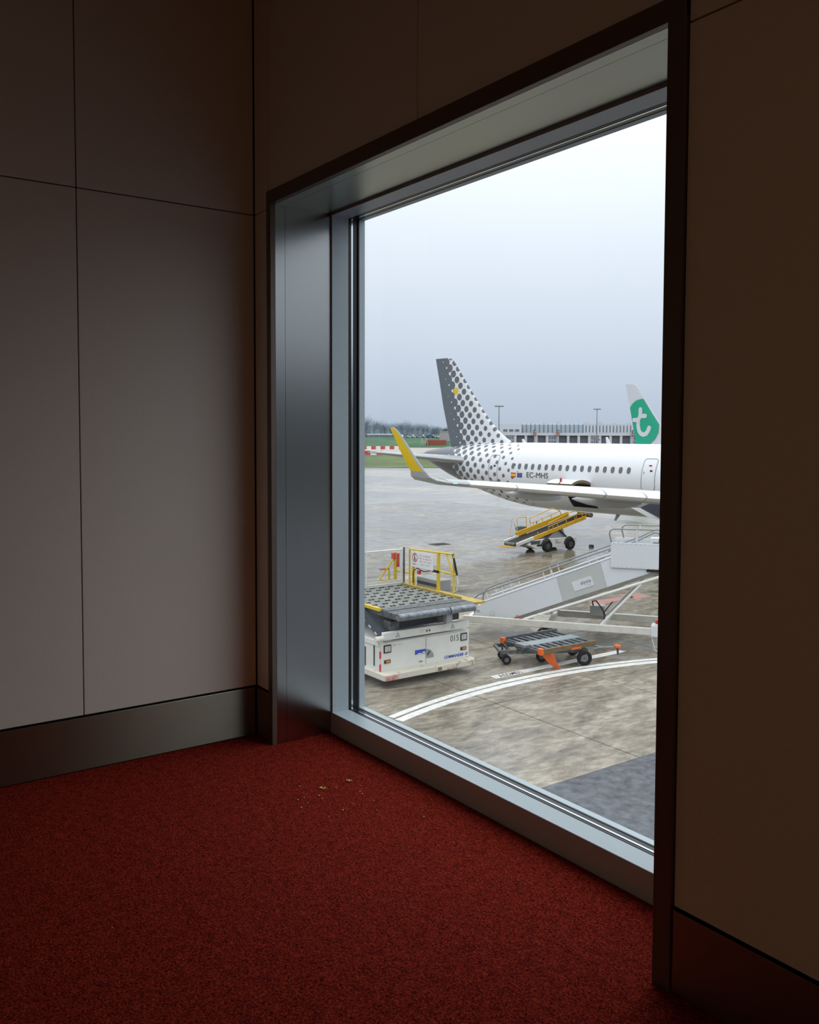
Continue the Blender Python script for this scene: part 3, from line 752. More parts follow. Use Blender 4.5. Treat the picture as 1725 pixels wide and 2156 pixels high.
for i in range(k):
    b.add([(HX0, *outer[i]), (HX1, *outer[i]), (HX1, *outer[i + 1]), (HX0, *outer[i + 1])], [(0, 1, 2, 3)])
b.cur = 1
for i in range(k):
    b.add([(HX0, *inner[i]), (HX1, *inner[i]), (HX1, *inner[i + 1]), (HX0, *inner[i + 1])], [(0, 1, 2, 3)])
    for x in (HX0, HX1):
        b.add([(x, *inner[i]), (x, *inner[i + 1]), (x, *outer[i + 1]), (x, *outer[i])], [(0, 1, 2, 3)])
b.add([(HX0, *inner[k]), (HX1, *inner[k]), (HX1, *outer[k]), (HX0, *outer[k])], [(0, 1, 2, 3)])
cd = b.build('cargo_door', [m_white, m_inner], jet, fixn=False, smooth=True)
e_ = outer[k]
MB().tube([(5.1, e_[0], e_[1]), (5.25, e_[0] - .02, e_[1] + .10)], .02, 6).build('door_latch', m_black, cd)
MB().box(5.2, 5.32, e_[0] - .03, e_[0] + .02, e_[1] + .10, e_[1] + .32).build('warning_streamer', m_red, cd)
# flags and registration
fl = MB(); fy = surf(.1, 3.9, .014)
for z0_, z1_, c in ((3.76, 3.83, 0), (3.83, 3.97, 1), (3.97, 4.04, 0)):
    fl.cur = c; fl.box(-.10, .30, fy - .002, fy + .03, z0_, z1_)
fl.build('spanish_flag', [mat('flag_red', (.5, .03, .03), .5), mat('flag_yellow', (.8, .5, .02), .5)], jet)
ef = MB().box(.42, .82, fy - .002, fy + .03, 3.76, 4.04).build('european_flag', mat('flag_blue', (.01, .04, .28), .5), jet)
b = MB()
for i in range(12):
    a = 2 * math.pi * i / 12; b.disc((.62 + .085 * math.cos(a), fy - .004, 3.90 + .085 * math.sin(a)), (0, 1, 0), .015, .006, 6)
b.build('star_ring', MATS['flag_yellow'], ef)
text('registration', 'EC-MHS', .47, m_ink, jet, (1.17, surf(2, 3.95, .022), 3.79), (R(90), 0, 0), ext=.003, sx=1.06)
for x in (-.55, 5.97):
    b = MB(); hgt = .24 if x < 0 else .40
    b.prism([(x, 5.86), (x - .30, 5.86), (x - .36, 5.88 + hgt), (x - .26, 5.89 + hgt)], 1, -.03, .03); b.build('antenna', m_white, jet)
b = MB(); b.prism([(6.75, 1.8), (6.45, 1.8), (6.28, 1.40), (6.40, 1.38)], 1, -.02, .02); b.build('belly_antenna', m_grey_ac, jet)

# ---- the second airliner behind it: only its green fin shows
jt2 = thing('airliner', 'far airliner whose white tail fin carries a green shield with a white letter t', 'airplane', (-68.79, 82.94, G), HDG)
FT2 = [(-1.9, 4.7, 4.3, .2), (0, 5.0, 3.4, .75), (3, 5.08, 2.3, 1.35), (6, 5.1, 1.6, 1.75), (9, 5.1, 1.36, 1.88), (32, 5.1, 1.36, 1.88), (35, 4.6, 1.6, 1.5), (37, 3.4, 2.6, .3)]
part('fuselage', fuselage_mesh('fuselage', FT2, [-1.9, -1, 0, 1.5, 3, 4.5, 6, 7.5, 9, 15, 20, 25, 32, 33.5, 35, 36, 37], m_white, 36), jt2)
m_lav = mat('pale_grey_fin_paint', (.57, .585, .63), .4)
FIN2 = [(4.8, 8.6, .9), (5.2, 6.6, .78), (5.8, 5.45, .66), (7.0, 4.52, .40), (7.6, 4.18, .27), (9.0, 3.1, -.06), (10.6, 1.98, -.42), (12.2, .88, -.79), (12.42, .66, -.84), (12.48, .35, -.86)]
part('tail_fin', fin_mesh('tail_fin', FIN2, m_lav, tk=.4), jt2)
GR = [(-.14, 9.62), (.16, 10.04), (.72, 10.46), (1.29, 10.61), (1.74, 10.67), (2.92, 9.02), (3.98, 7.60), (3.92, 6.67), (3.49, 5.89), (2.73, 5.25), (.78, 5.23), (.5, 6.65), (.2, 8.0)]
def fin2_half(x, z):
    _, xl, xt = interp([(a, b_, c) for a, b_, c in FIN2], z); f = min(1, max(0, (xl - x) / (xl - xt)))
    tt = [q for q in AF[:9]]
    for (f1, t1), (f0, t0) in zip(tt[:-1], tt[1:]):
        if f0 <= f <= f1:
            return min((t0 + (t1 - t0) * (f - f0) / (f1 - f0)) * .4 * (xl - xt), .42)
    return 0
for sg in (-1, 1):
    bm = bmesh.new(); f = bm.faces.new([bm.verts.new((x, 0, z)) for x, z in GR])
    bmesh.ops.triangulate(bm, faces=[f]); 
    for _ in range(3):
        bmesh.ops.subdivide_edges(bm, edges=bm.edges[:], cuts=1, use_grid_fill=True)
    for v in bm.verts: v.co.y = sg * (fin2_half(v.co.x, v.co.z) + .03)
    me = bpy.data.meshes.new('green_shield'); bm.to_mesh(me); bm.free(); me.materials.append(mat('emerald_green_livery', (.0, .33, .19), .4))
    sh = part('green_shield', me, jt2)
    def bend(name, strokes):
        b = MB()
        for pts in strokes:
            dense = []
            for p, q in zip(pts[:-1], pts[1:]):
                dense += [(p[0] + (q[0] - p[0]) * k / 4, p[1] + (q[1] - p[1]) * k / 4) for k in range(4)]
            n0 = len(b.v); b.stroke(dense + [pts[-1]], .52, 1, 0, 12); lift = .045 + .012 * strokes.index(pts)
            b.v[n0:] = [(x, sg * (fin2_half(x, z) + lift), z) for x, y, z in b.v[n0:]]
        b.build(name, m_lav, sh)
    bend('letter_t', [[(1.41, 9.40), (1.40, 8.62), (1.12, 8.13), (1.10, 7.4), (1.25, 6.82), (1.52, 6.50), (1.87, 6.38), (2.27, 6.50), (2.55, 6.85), (2.68, 7.2)], [(1.41, 8.62), (2.1, 8.61)], [(.5, 8.14), (1.13, 8.13)]])
for sg in (-1, 1):
    b = MB(); b.loft([foil(3.8, 3.6, sg * .6, 4.4, .8, .1, sg), foil(.3, 1.1, sg * 7, 5.1, .8, .1, sg)]); b.build('tailplane', m_lav, jt2, smooth=True)
    b = MB(); b.loft([foil(21, 7, sg * 1.4, 2.3, 1, .1, sg), foil(13.4, 1.6, sg * 17, 3.7, 1, .1, sg)]); b.build('wing', m_grey_ac, jt2, smooth=True)
    MB().tube([(17, sg * 2.8, 2.3), (17, sg * 2.8, .5)], .12, 8).build('gear_strut', m_grey_ac, jt2)
    MB().wheel((17, sg * 2.8, .55), (0, 1, 0), .55, .4).build('wheel', m_tyre, jt2)
MB().tube([(33, 0, 2), (33, 0, .4)], .1, 8).build('gear_strut', m_grey_ac, jt2)
MB().wheel((33, 0, .35), (0, 1, 0), .35, .2).build('wheel', m_tyre, jt2)

# ================================================================== GROUND VEHICLES
m_vwhite = mat('worn_white_vehicle_paint', (.66, .66, .62), .45, var=.06, vscale=2.5)
m_rusty = mat('chipped_cream_paint', (.60, .57, .48), .6, col2=(.30, .17, .08), vscale=5, ramp=(.56, .70))
m_rust2 = mat('scratched_white_paint', (.62, .60, .54), .55, var=.1, vscale=6)
m_yel = mat('safety_yellow_paint', (.62, .44, .02), .45, var=.08, vscale=5)
m_ylw = mat('worn_ochre_paint', (.42, .30, .06), .6, var=.3, vscale=6)
m_deckp = mat('worn_deck_steel', (.165, .175, .155), .55, var=.28, vscale=3.5)
m_dsteel = mat('dark_scuffed_steel', (.06, .068, .075), .45, metal=.3, col2=(.17, .18, .185), vscale=8, ramp=(.4, .75))
m_roller = mat('scuffed_roller_steel', (.30, .33, .35), .4, metal=.6, col2=(.10, .12, .14), vscale=7)
m_greyv = mat('grey_vehicle_paint', (.26, .275, .28), .5, var=.06, vscale=3)
m_blue = mat('blue_print', (.02, .07, .38), .5)
m_amber = mat('amber_lamp', (.55, .16, .01), .25)
m_lens = mat('clear_lamp_lens', (.88, .88, .86), .15)
m_orange = mat('orange_paint', (.68, .12, .015), .5, var=.15, vscale=8)
m_brown = mat('rusty_brown_rail', (.15, .10, .05), .65, var=.3, vscale=8)
m_tubeg = mat('galvanised_tube', (.24, .26, .27), .4, metal=.5)
m_plex = glass_mat('scratched_clear_panel', (.93, .94, .94), 1.0)

def wheel(par, c, ax, r, wd, hub=m_hub, off=(0, 0, 0)):
    c = Vector(c) - Vector(off)
    w_ = MB().wheel(c, ax, r, wd).build('wheel', m_tyre, par, smooth=True)
    MB().disc(c, ax, r * .5, wd * .8).build('hub', hub, w_, smooth=True)
    MB().disc(c, ax, r * .16, wd * 1.02, 10).build('hub_cap', m_dsteel, w_, smooth=True)
    return w_

# ---------------------------------------------------------------- container loader
LO = Vector((-17.5, 12.15, 0))
cl = thing('container_loader', 'white cargo container loader numbered 015 with a raised roller deck and yellow railing', 'cargo loader', (LO.x, LO.y, G))
L = lambda: MB(LO)
FX = -14.95
body = L().box(-21.6, FX - .03, 10.67, 13.62, .36, 1.12).build('body', m_vwhite, cl, bevel=.02)
pl_ = L().box(FX - .03, FX, 10.70, 12.118, .37, 1.10).build('front_panel', m_vwhite, cl, bevel=.008)
pr_ = L().box(FX - .03, FX, 12.14, 13.60, .34, 1.07).build('front_panel', m_vwhite, cl, bevel=.008)
def lamp_sq(y, z, par):
    h = L().box(FX, FX + .025, y - .115, y + .115, z - .105, z + .105).build('headlamp', m_black, par, bevel=.02)
    L().box(FX + .02, FX + .03, y - .085, y + .085, z - .075, z + .075).build('lamp_lens', m_lens, h, bevel=.01)
    b = L()
    for k in range(4):
        yy = y - .06 + k * .04; b.box(FX + .03, FX + .036, yy - .006, yy + .006, z - .08, z + .08)
    b.build('lamp_grille', m_black, h)
lamp_sq(10.89, .94, pl_); lamp_sq(13.41, .93, pr_)
for y, p_ in ((10.89, pl_), (13.40, pr_)):
    q = L().box(FX, FX + .018, y - .10, y + .10, .565, .655).build('side_lamp', m_black, p_, bevel=.008)
    L().tube([(FX + .022, y - .06, .61), (FX + .022, y + .06, .61)], .03, 10).build('amber_lens', m_amber, q, smooth=True)
T90 = (R(90), 0, R(90))
text('fleet_number', '015', .235, m_ink, pr_, (FX + .003 - LO.x, 12.945 - LO.y, .85), T90, ext=.002, sx=.86)
text('model_name', 'COMMANDER 15', .105, m_blue, pr_, (FX + .003 - LO.x, 12.73 - LO.y, .412), T90, ext=.002, shear=.35, sx=1.0, bold=.003)
st = L().box(FX, FX + .006, 11.77, 12.115, .655, .775).build('blue_sticker', m_blue, pl_)
b = L(); b.prism([(11.80, .665), (11.93, .69), (12.02, .668), (11.9, .66)], 0, FX + .006, FX + .008); b.prism([(12.0, .67), (12.05, .72), (12.09, .70), (12.11, .67)], 0, FX + .006, FX + .008); b.build('sticker_mark', m_white, st)
b = L(); qd = [(12.145, .52)] + [(12.145 + .24 * math.cos(R(a)), .52 + .24 * math.sin(R(a))) for a in range(0, 91, 10)]
b.prism(qd, 0, FX, FX + .012); hd = b.build('latch_plate', m_greyv, pr_)
L().bar((FX + .02, 12.17, .60), (FX + .02, 12.24, .70), .02, .02).build('latch_handle', m_black, hd)
b = L()
for k, yy in enumerate((11.06, 11.10, 11.14, 11.22, 11.27, 11.32)):
    b.stroke([(yy, .99 + .012 * (k % 2)), (yy + .03, 1.03 - .01 * (k % 3))], .008, 0, FX + .002, 5)
o = b.build('hand_written_note', m_ink, pl_); o['kind'] = 'stuff'
L().box(FX, FX + .003, 11.9, 12.02, .43, .48).build('type_plate', m_greyv, pl_)
# red/white corner strip and side details
for z0_ in (.39, .72):
    L().box(FX - .02, FX + .006, 10.655, 10.70, z0_, z0_ + .17).build('reflector', m_red, body)
L().box(-15.84, -15.62, 10.655, 10.672, .40, .90).build('side_window', m_navy, body, bevel=.006)
L().box(-15.23, -15.20, 10.65, 10.672, .48, 1.02).build('side_handle', m_black, body)
L().box(-16.2, -15.0, 10.64, 10.672, 1.02, 1.16).build('side_rail', m_vwhite, body, bevel=.01)
# bumper with worn front edge and hitch
bp = L(); bp.prism([(-20.5, 10.60), (-15.3, 10.56), (-14.62, 10.56), (-14.58, 10.62), (-14.58, 13.46), (-14.70, 13.60), (-20.5, 13.62)], 2, .21, .375)
bp = bp.build('bumper', m_rusty, cl, bevel=.02)
L().box(-14.585, -14.565, 12.19, 12.42, .225, .36).build('hitch_pocket', m_rust2, bp, bevel=.01)
L().box(-14.575, -14.555, 12.24, 12.37, .25, .335).build('hitch_hole', m_inner, bp)
L().box(-14.60, -14.562, 10.60, 10.98, .23, .34).build('red_white_plate', mat('scuffed_red_white', (.55, .50, .45), .6, col2=(.5, .06, .04), vscale=9), bp)
for x in (-16.3, -20.3):
    for y in (11.0, 13.3):
        wheel(cl, (x, y, .36), (0, 1, 0), .36, .28, off=LO)
# cross beam
cb = L().box(FX - .02, FX + .10, 10.72, 13.52, 1.185, 1.385).build('cross_beam', m_vwhite, cl, bevel=.012)
L().tube([(FX + .03, 10.50, 1.23), (FX + .03, 10.95, 1.23)], .075, 14).build('beam_tube', m_rust2, cb, smooth=True)
for y in (11.15, 12.95):
    b = L(); xx = FX + .102
    b.stroke([(y - .06, 1.235), (y + .06, 1.235), (y, 1.345), (y - .06, 1.235)], .010, 0, xx, 5); b.stroke([(y, 1.26), (y, 1.305)], .012, 0, xx, 5)
    b.build('warning_triangle', m_ink, cb)
b = L(); b.box(FX + .1, FX + .104, 11.86, 12.20, 1.23, 1.34); b.build('data_plate', m_rust2, cb)
for y in (12.08, 12.17):
    L().disc((FX + .105, y, 1.28), (1, 0, 0), .024, .01, 10).build('pin', m_black, cb)
# scissor lift and under-deck frame
lf = L().box(-18.1, -15.15, 11.15, 13.4, 1.38, 1.72).build('lift_frame', m_navy, cl)
arm = L().bar((-16.4, 10.86, 1.86), (-14.98, 10.86, 1.20), .10, .26).build('scissor_arm', m_navy, cl)
for k in range(5):
    p = Vector((-16.25, 10.80, 1.70)).lerp(Vector((-15.12, 10.80, 1.17)), k / 4)
    L().bar(p, p + Vector((.10, 0, -.047)), .012, .03).build('white_dash', m_white, arm)
L().bar((-18.2, 11.0, 1.2), (-16.4, 11.0, 1.75), .1, .2).build('scissor_arm', m_dsteel, cl)
L().box(-15.3, -14.98, 11.0, 11.3, 1.38, 1.62).build('hydraulic_block', m_dsteel, cl, bevel=.02)
L().box(-15.2, -14.98, 12.55, 12.95, 1.40, 1.58).build('hydraulic_block', m_dsteel, cl, bevel=.02)
# deck: bed, separate plates, rollers set in them
ZD = 1.89
dk = L().box(-18.25, -14.66, 10.95, 13.60, 1.72, ZD - .012).build('deck', m_dsteel, cl, bevel=.01)
xs_ = [-18.24, -17.5, -16.8, -16.1, -15.45]; ys_ = [10.97, 11.62, 12.28, 12.94, 13.58]
rol = L(); rol = MB().box(-.035, .035, -.075, -.035, 0, .018).box(-.035, .035, .03, .07, 0, .018).box(-.012, .012, -.012, .012, 0, .012).mesh('roller', m_black)
random.seed(2)
for i in range(4):
    for j in range(4):
        pt_ = L().box(xs_[i] + .008, xs_[i + 1] - .008, ys_[j] + .008, ys_[j + 1] - .008, ZD - .02, ZD).build('deck_plate', m_deckp, dk, bevel=.003)
        for a in range(2):
            for c in range(2):
                part('roller', rol, pt_, (xs_[i] + .19 + a * .34 + random.uniform(-.03, .03) - LO.x, ys_[j] + .17 + c * .33 - LO.y, ZD))
L().box(-15.44, -15.08, 10.97, 13.58, ZD - .02, ZD + .004).build('deck_plate', m_dsteel, dk, bevel=.003)
L().box(-15.06, -14.68, 10.97, 13.58, ZD - .03, ZD - .01).build('deck_plate', m_dsteel, dk, bevel=.003)
L().tube([(-14.56, 10.95, 1.80), (-14.56, 12.58, 1.80)], .095, 18).build('front_roller', m_roller, cl, smooth=True)
L().tube([(-14.56, 12.62, 1.80), (-14.56, 13.46, 1.80)], .095, 18).build('front_roller', m_roller, cl, smooth=True)
L().box(-14.75, -14.60, 12.55, 12.75, 1.45, 1.74).build('roller_bracket', m_greyv, cl, bevel=.01)
# guides, walkway
L().box(-18.25, -15.35, 13.60, 13.66, ZD - .02, ZD + .06).build('guide_rail', m_ylw, cl, bevel=.01)
L().box(-18.25, -14.80, 13.68, 14.05, ZD - .08, ZD - .02).build('walkway', m_ylw, cl, bevel=.01)
L().box(-18.25, -15.30, 10.86, 10.95, ZD - .04, ZD + .05).build('guide_rail', m_yel, cl, bevel=.01)
# yellow railing with notice board on the walkway
YR = 13.95
rl = L().tube([(-18.25, YR, 1.85), (-18.25, YR, 2.94), (-16.10, YR, 3.02)], .03, 8).build('railing', m_yel, cl, smooth=True)
for x, z1_, r_ in ((-18.05, 2.95, .045), (-16.80, 3.0, .055), (-16.08, 3.0, .03)):
    L().tube([(x, YR, 1.82), (x, YR, z1_)], r_, 8).build('railing_post', m_yel, rl, smooth=True)
L().tube([(-16.85, YR, 2.46), (-15.93, YR, 2.44)], .026, 8).build('railing_bar', m_yel, rl)
L().tube([(-18.05, YR, 2.44), (-16.85, YR, 2.44)], .035, 8).build('railing_bar', m_yel, rl)
L().tube([(-16.42, YR, 3.0), (-16.10, YR, 2.44)], .026, 8).build('railing_bar', m_yel, rl)
L().tube([(-16.12, YR, 3.02), (-15.93, YR, 2.44)], .032, 8).build('railing_end', m_black, rl)
L().tube([(-15.93, YR, 2.42), (-15.87, YR, 2.2), (-15.93, YR, 2.0), (-16.05, YR, 1.95)], .012, 6).build('safety_chain', m_vwhite, rl)
sg_ = L().box(-18.10, -16.97, YR - .07, YR - .05, 2.43, 2.92).build('notice_board', m_white, rl, bevel=.004)
def ringm(par, name, cx, cz, r, wd, y, m):
    b = L(); b.stroke([(cx + r * math.cos(2 * math.pi * k / 20), cz + r * math.sin(2 * math.pi * k / 20)) for k in range(21)], wd, 1, y, 5)
    b.stroke([(cx - r * .7, cz + r * .7), (cx + r * .7, cz - r * .7)], wd, 1, y, 5); b.build(name, m, par)
yb = YR - .0715
b = L(); b.disc((-17.88, yb + .001, 2.83), (0, 1, 0), .025, .002, 10); b.stroke([(-17.88, 2.80), (-17.90, 2.72), (-17.86, 2.62)], .03, 1, yb, 6); b.stroke([(-17.90, 2.72), (-17.94, 2.62)], .025, 1, yb, 6); b.build('walking_figure', m_ink, sg_)
ringm(sg_, 'prohibition_ring', -17.88, 2.73, .125, .022, yb - .001, m_red)
b = L(); b.stroke([(-17.97, 2.53), (-17.80, 2.53)], .014, 1, yb, 5); b.stroke([(-17.93, 2.55), (-17.97, 2.53), (-17.93, 2.51)], .014, 1, yb, 5); b.build('red_arrow', m_red, sg_)
m_lr = mat('faded_red_print', (.55, .22, .2), .6)
for k, words in enumerate((((0, .14), (.18, .06), (.27, .30)), ((-.02, .17), (.19, .05), (.28, .22), (.53, .10)), ((.02, .15), (.22, .13), (.40, .05), (.48, .13)), ((.08, .17), (.31, .05), (.41, .14)))):
    b = L()
    for x_, w_ in words:
        n_ = max(2, int(w_ / .03))
        for q in range(n_):
            xx = -17.66 + x_ + w_ * q / n_; zz = 2.80 - k * .088
            b.stroke([(xx, zz), (xx + .004, zz + .032 + .006 * ((q * 7 + k) % 3))], .010, 1, yb, 4); b.stroke([(xx, zz + .034 * ((q + k) % 2)), (xx + .017, zz + .034 * ((q + k) % 2))], .008, 1, yb, 4)
    o = b.build('notice_lines', m_lr, sg_); o['kind'] = 'stuff'
L().box(-17.05, -16.75, YR - .06, YR - .0, 2.40, 2.47).build('clamp', m_black, rl)
cbx = L().box(-17.95, -16.90, 14.0, 14.5, 1.80, 2.14).build('control_box', m_greyv, cl, bevel=.02)
lb = L().box(-17.90, -16.95, 13.99, 14.0, 1.94, 2.03).build('label_strip', m_navy, cbx)
L().tube([(-18.0, YR - .05, 1.95), (-17.95, YR - .08, 2.3), (-17.75, YR - .09, 2.42), (-17.4, YR - .08, 2.36), (-17.1, YR - .08, 2.42)], .014, 6).build('cable', m_black, rl, smooth=True)
L().box(-17.72, -17.62, YR - .1, YR - .03, 2.25, 2.36).build('stop_button', m_red, rl)
# rear end: clear gate with white frame
gt = L(); XG = -18.22
for y in (10.95, 12.35, 13.62):
    gt.tube([(XG, y, 1.86), (XG, y, 2.99)], .028 if y < 13 else .035, 8)
for z in (1.95, 2.96):
    gt.tube([(XG, 10.95, z), (XG, 13.62, z)], .022, 8)
gt = gt.build('rear_gate', m_vwhite, cl, smooth=True)
L().tube([(XG + .02, 13.70, 1.86), (XG + .02, 13.70, 3.02)], .03, 8).build('gate_post', m_dsteel, gt)
for y0_, y1_ in ((10.98, 12.32), (12.38, 13.58)):
    L().box(XG - .004, XG + .004, y0_, y1_, 2.06, 2.93).build('clear_panel', m_plex, gt)
    L().box(XG - .012, XG + .012, y0_, y1_, 1.88, 2.05).build('kick_plate', m_rust2, gt)
# yellow and red gantry over the rear scissor platform
gy = L().tube([(-19.0, 13.93, 2.77), (-19.0, 13.93, 1.55)], .05, 8).build('gantry_post', m_yel, cl)
L().box(-19.07, -18.95, 13.96, 14.06, 2.30, 2.72).build('red_band', m_red, gy)
L().box(-19.07, -18.93, 13.83, 13.91, 2.55, 2.74).build('red_band', m_red, gy)
L().tube([(-19.0, 13.87, 2.57), (-19.0, 13.35, 1.97)], .03, 8).build('gantry_brace', m_yel, gy)
L().tube([(-19.0, 13.70, 2.27), (-19.0, 13.70, 1.93), (-19.0, 13.93, 1.89)], .028, 8).build('gantry_bar', m_yel, gy)
L().tube([(-19.0, 13.35, 1.94), (-19.0, 13.70, 1.90)], .022, 8).build('gantry_bar', m_yel, gy)
L().tube([(-19.0, 13.34, 2.27), (-19.0, 13.71, 2.26)], .02, 8).build('red_bar', m_red, gy)
L().tube([(-19.0, 13.91, 2.19), (-19.0, 14.49, 2.06)], .03, 8).build('gantry_bar', m_yel, gy)
L().box(-21.3, -18.3, 13.62, 14.6, .9, 1.1).build('rear_platform', m_greyv, cl, bevel=.02)
L().tube([(-19.4, 14.3, .9), (-19.4, 14.3, 0)], .07, 10).build('support_leg', m_dsteel, cl)

m_yel2 = mat('amber_yellow_paint', (.66, .37, .015), .45, var=.1, vscale=5)
# ---------------------------------------------------------------- belt loader
BO = Vector((-32.1, 33.4, 0))
bl = thing('belt_loader', 'yellow and white baggage belt loader raised to the open hold of the airliner', 'belt loader', (BO.x, BO.y, G))
Bm = lambda: MB(BO)
XN, XF = -31.42, -32.85
b = Bm(); b.prism([(31.35, .42), (31.9, .20), (34.95, .20), (35.02, .62), (34.6, .68), (32.2, .70), (31.6, .64)], 0, XF + .12, XN - .10)
bod = b.build('chassis', m_vwhite, bl, bevel=.02)
for nm, y in (('wheel', 32.66), ('wheel', 34.42)):
    for x in (XN - .04, XF + .06):
        wheel(bl, (x, y, .32), (1, 0, 0), .32, .24, m_dsteel, off=BO)
for y in (32.66, 34.42):                   # wheel arches
    b = Bm(); b.tube([(XN - .10, y + .38 * math.cos(R(a)), .32 + .38 * math.sin(R(a))) for a in range(0, 181, 15)], .035, 6); b.build('wheel_arch', m_black, bod)
b = Bm()
for z_, n_ in ((.575, 5), (.49, 8), (.405, 15)):
    for q in range(n_):
        yy = 33.35 + q * .032
        b.stroke([(yy, z_), (yy + .004, z_ + .035 + .008 * (q % 3))], .013, 0, XN - .097, 4); b.stroke([(yy, z_ + .03 * (q % 2)), (yy + .02, z_ + .03 * (q % 2))], .010, 0, XN - .097, 4)
o = b.build('fleet_lettering', m_ink, bod); o['kind'] = 'stuff'
Bm().box(XN - .099, XN - .09, 31.95, 32.25, .33, .43).build('side_vent', m_black, bod)
Bm().box(XN - .14, XN - .08, 31.5, 32.2, .46, .66).build('hydraulic_valves', m_dsteel, bod, bevel=.02)
P0, P1 = Vector((0, 30.55, .50)), Vector((0, 36.25, 1.82))
def cv(x, k, dz=0):
    p = P0.lerp(P1, k); n_ = Vector((0, -(P1 - P0).z, (P1 - P0).y)).normalized()
    return Vector((x, p.y, p.z)) + n_ * dz
beltx0, beltx1 = -32.52, -31.72
belt = Bm().bar(cv((beltx0 + beltx1) / 2, 0, .02), cv((beltx0 + beltx1) / 2, .99, .02), beltx1 - beltx0, .08).build('belt', m_black, bl)
Bm().bar(cv(beltx1 + .06, .22, -.02), cv(beltx1 + .06, .93, -.02), .08, .20).build('side_rail', m_yel2, bl, bevel=.01)
Bm().bar(cv(beltx1 + .09, .0, .0), cv(beltx1 + .09, .22, .0), .10, .20).build('lower_side_panel', m_vwhite, bl, bevel=.03)
Bm().bar(cv(beltx0 - .06, .15, .22), cv(beltx0 - .06, .86, .22), .08, .28).build('side_rail', m_yel2, bl, bevel=.01)
Bm().bar(cv(beltx0 - .06, .0, .06), cv(beltx0 - .06, .18, .06), .10, .24).build('lower_side_panel', m_vwhite, bl, bevel=.03)
Bm().tube([cv(beltx0 - .05, 1.0), cv(beltx1 + .16, 1.0)], .13, 16).build('end_drum', m_brown, bl, smooth=True)
Bm().tube([cv(beltx0 - .0, 0), cv(beltx1 + .0, 0)], .10, 14).build('end_drum', m_dsteel, bl, smooth=True)
Bm().box(-32.7, -31.6, 30.28, 30.40, .34, .40).build('front_bumper', m_yel2, bl)
for k in (.28, .48, .66, .78):              # posts between rails
    Bm().tube([cv(beltx1 + .11, k, -.12), cv(beltx1 + .11, k, .26)], .02, 6).build('rail_post', m_yel2, bl)
b = Bm(); b.prism([(33.0, .68), (34.35, .68), (34.1, 1.20), (33.5, 1.12)], 0, -32.5, -31.7); b.build('lift_housing', m_greyv, bl, bevel=.02)
Bm().tube([(-31.66, 33.8, 1.1), (-31.62, 34.3, .72)], .04, 8).build('lift_ram', m_black, bl)
# near handrail
hr = Bm().tube([cv(beltx1 + .13, .42, .48), cv(beltx1 + .13, .72, .64), cv(beltx1 + .13, .80, .58), cv(beltx1 + .13, .88, .34), cv(beltx1 + .13, .88, -.05)], .026, 8).build('handrail', m_yel2, bl, smooth=True)
Bm().tube([cv(beltx1 + .13, .42, .30), cv(beltx1 + .13, .80, .36), cv(beltx1 + .13, .93, .22)], .022, 8).build('handrail_bar', m_yel2, hr)
for k in (.42, .54, .66, .80, .93):
    Bm().tube([cv(beltx1 + .13, k, .0), cv(beltx1 + .13, k, .30 if k != .93 else .22)], .02, 6).build('handrail_post', m_yel2, hr)
# far handrail
h2 = Bm().tube([cv(beltx0 - .1, .36, .50), cv(beltx0 - .1, .36, .80), cv(beltx0 - .1, .68, .88), cv(beltx0 - .1, .76, .60), cv(beltx0 - .1, .78, .2)], .026, 8).build('handrail', m_yel2, bl, smooth=True)
Bm().tube([cv(beltx0 - .1, .36, .50), cv(beltx0 - .1, .76, .56)], .022, 8).build('handrail_bar', m_yel2, h2)
for k in (.40, .52, .64):
    Bm().tube([cv(beltx0 - .1, k, .1), cv(beltx0 - .1, k, .55)], .02, 6).build('handrail_post', m_yel2, h2)
Bm().tube([cv(beltx0 - .1, .44, .12), cv(beltx0 - .1, .44, .5)], .03, 6).build('beacon_post', mat('green_beacon', (.02, .16, .08), .4), h2)
for k, hh in ((.17, .90), (.24, .62)):
    Bm().tube([cv(beltx0 - .06, k, .1), cv(beltx0 - .06, k - .015, hh)], .014, 6).build('wire_mast', m_tubeg, bl)
# driver's end: console and hoop
Bm().box(-33.15, -32.72, 31.55, 32.35, .45, .78).build('driver_floor', m_dsteel, bl)
Bm().box(-33.1, -32.72, 31.90, 32.32, .78, 1.30).build('console', m_dsteel, bl, bevel=.02)
Bm().tube([(-32.92, 31.75, 1.12), (-32.92, 31.68, 1.22), (-32.92, 31.75, 1.30)], .02, 6).build('steering_wheel', m_black, bl)
Bm().tube([(-32.75, 31.62, .6), (-32.75, 31.62, 1.78), (-32.75, 31.68, 1.84), (-32.75, 32.24, 1.84), (-32.75, 32.3, 1.78), (-32.75, 32.3, .7)], .022, 8).build('roll_hoop', m_yel2, bl, smooth=True)
Bm().tube([(-33.1, 31.35, .6), (-33.05, 31.5, 1.7), (-32.9, 31.62, 1.84)], .014, 6).build('grab_rail', m_yel2, bl)
Bm().tube([(-32.75, 32.35, 1.35), (-32.72, 32.62, 1.38), (-32.72, 32.66, 1.2), (-32.75, 32.5, .85)], .012, 6).build('grab_rail', m_yel2, bl)

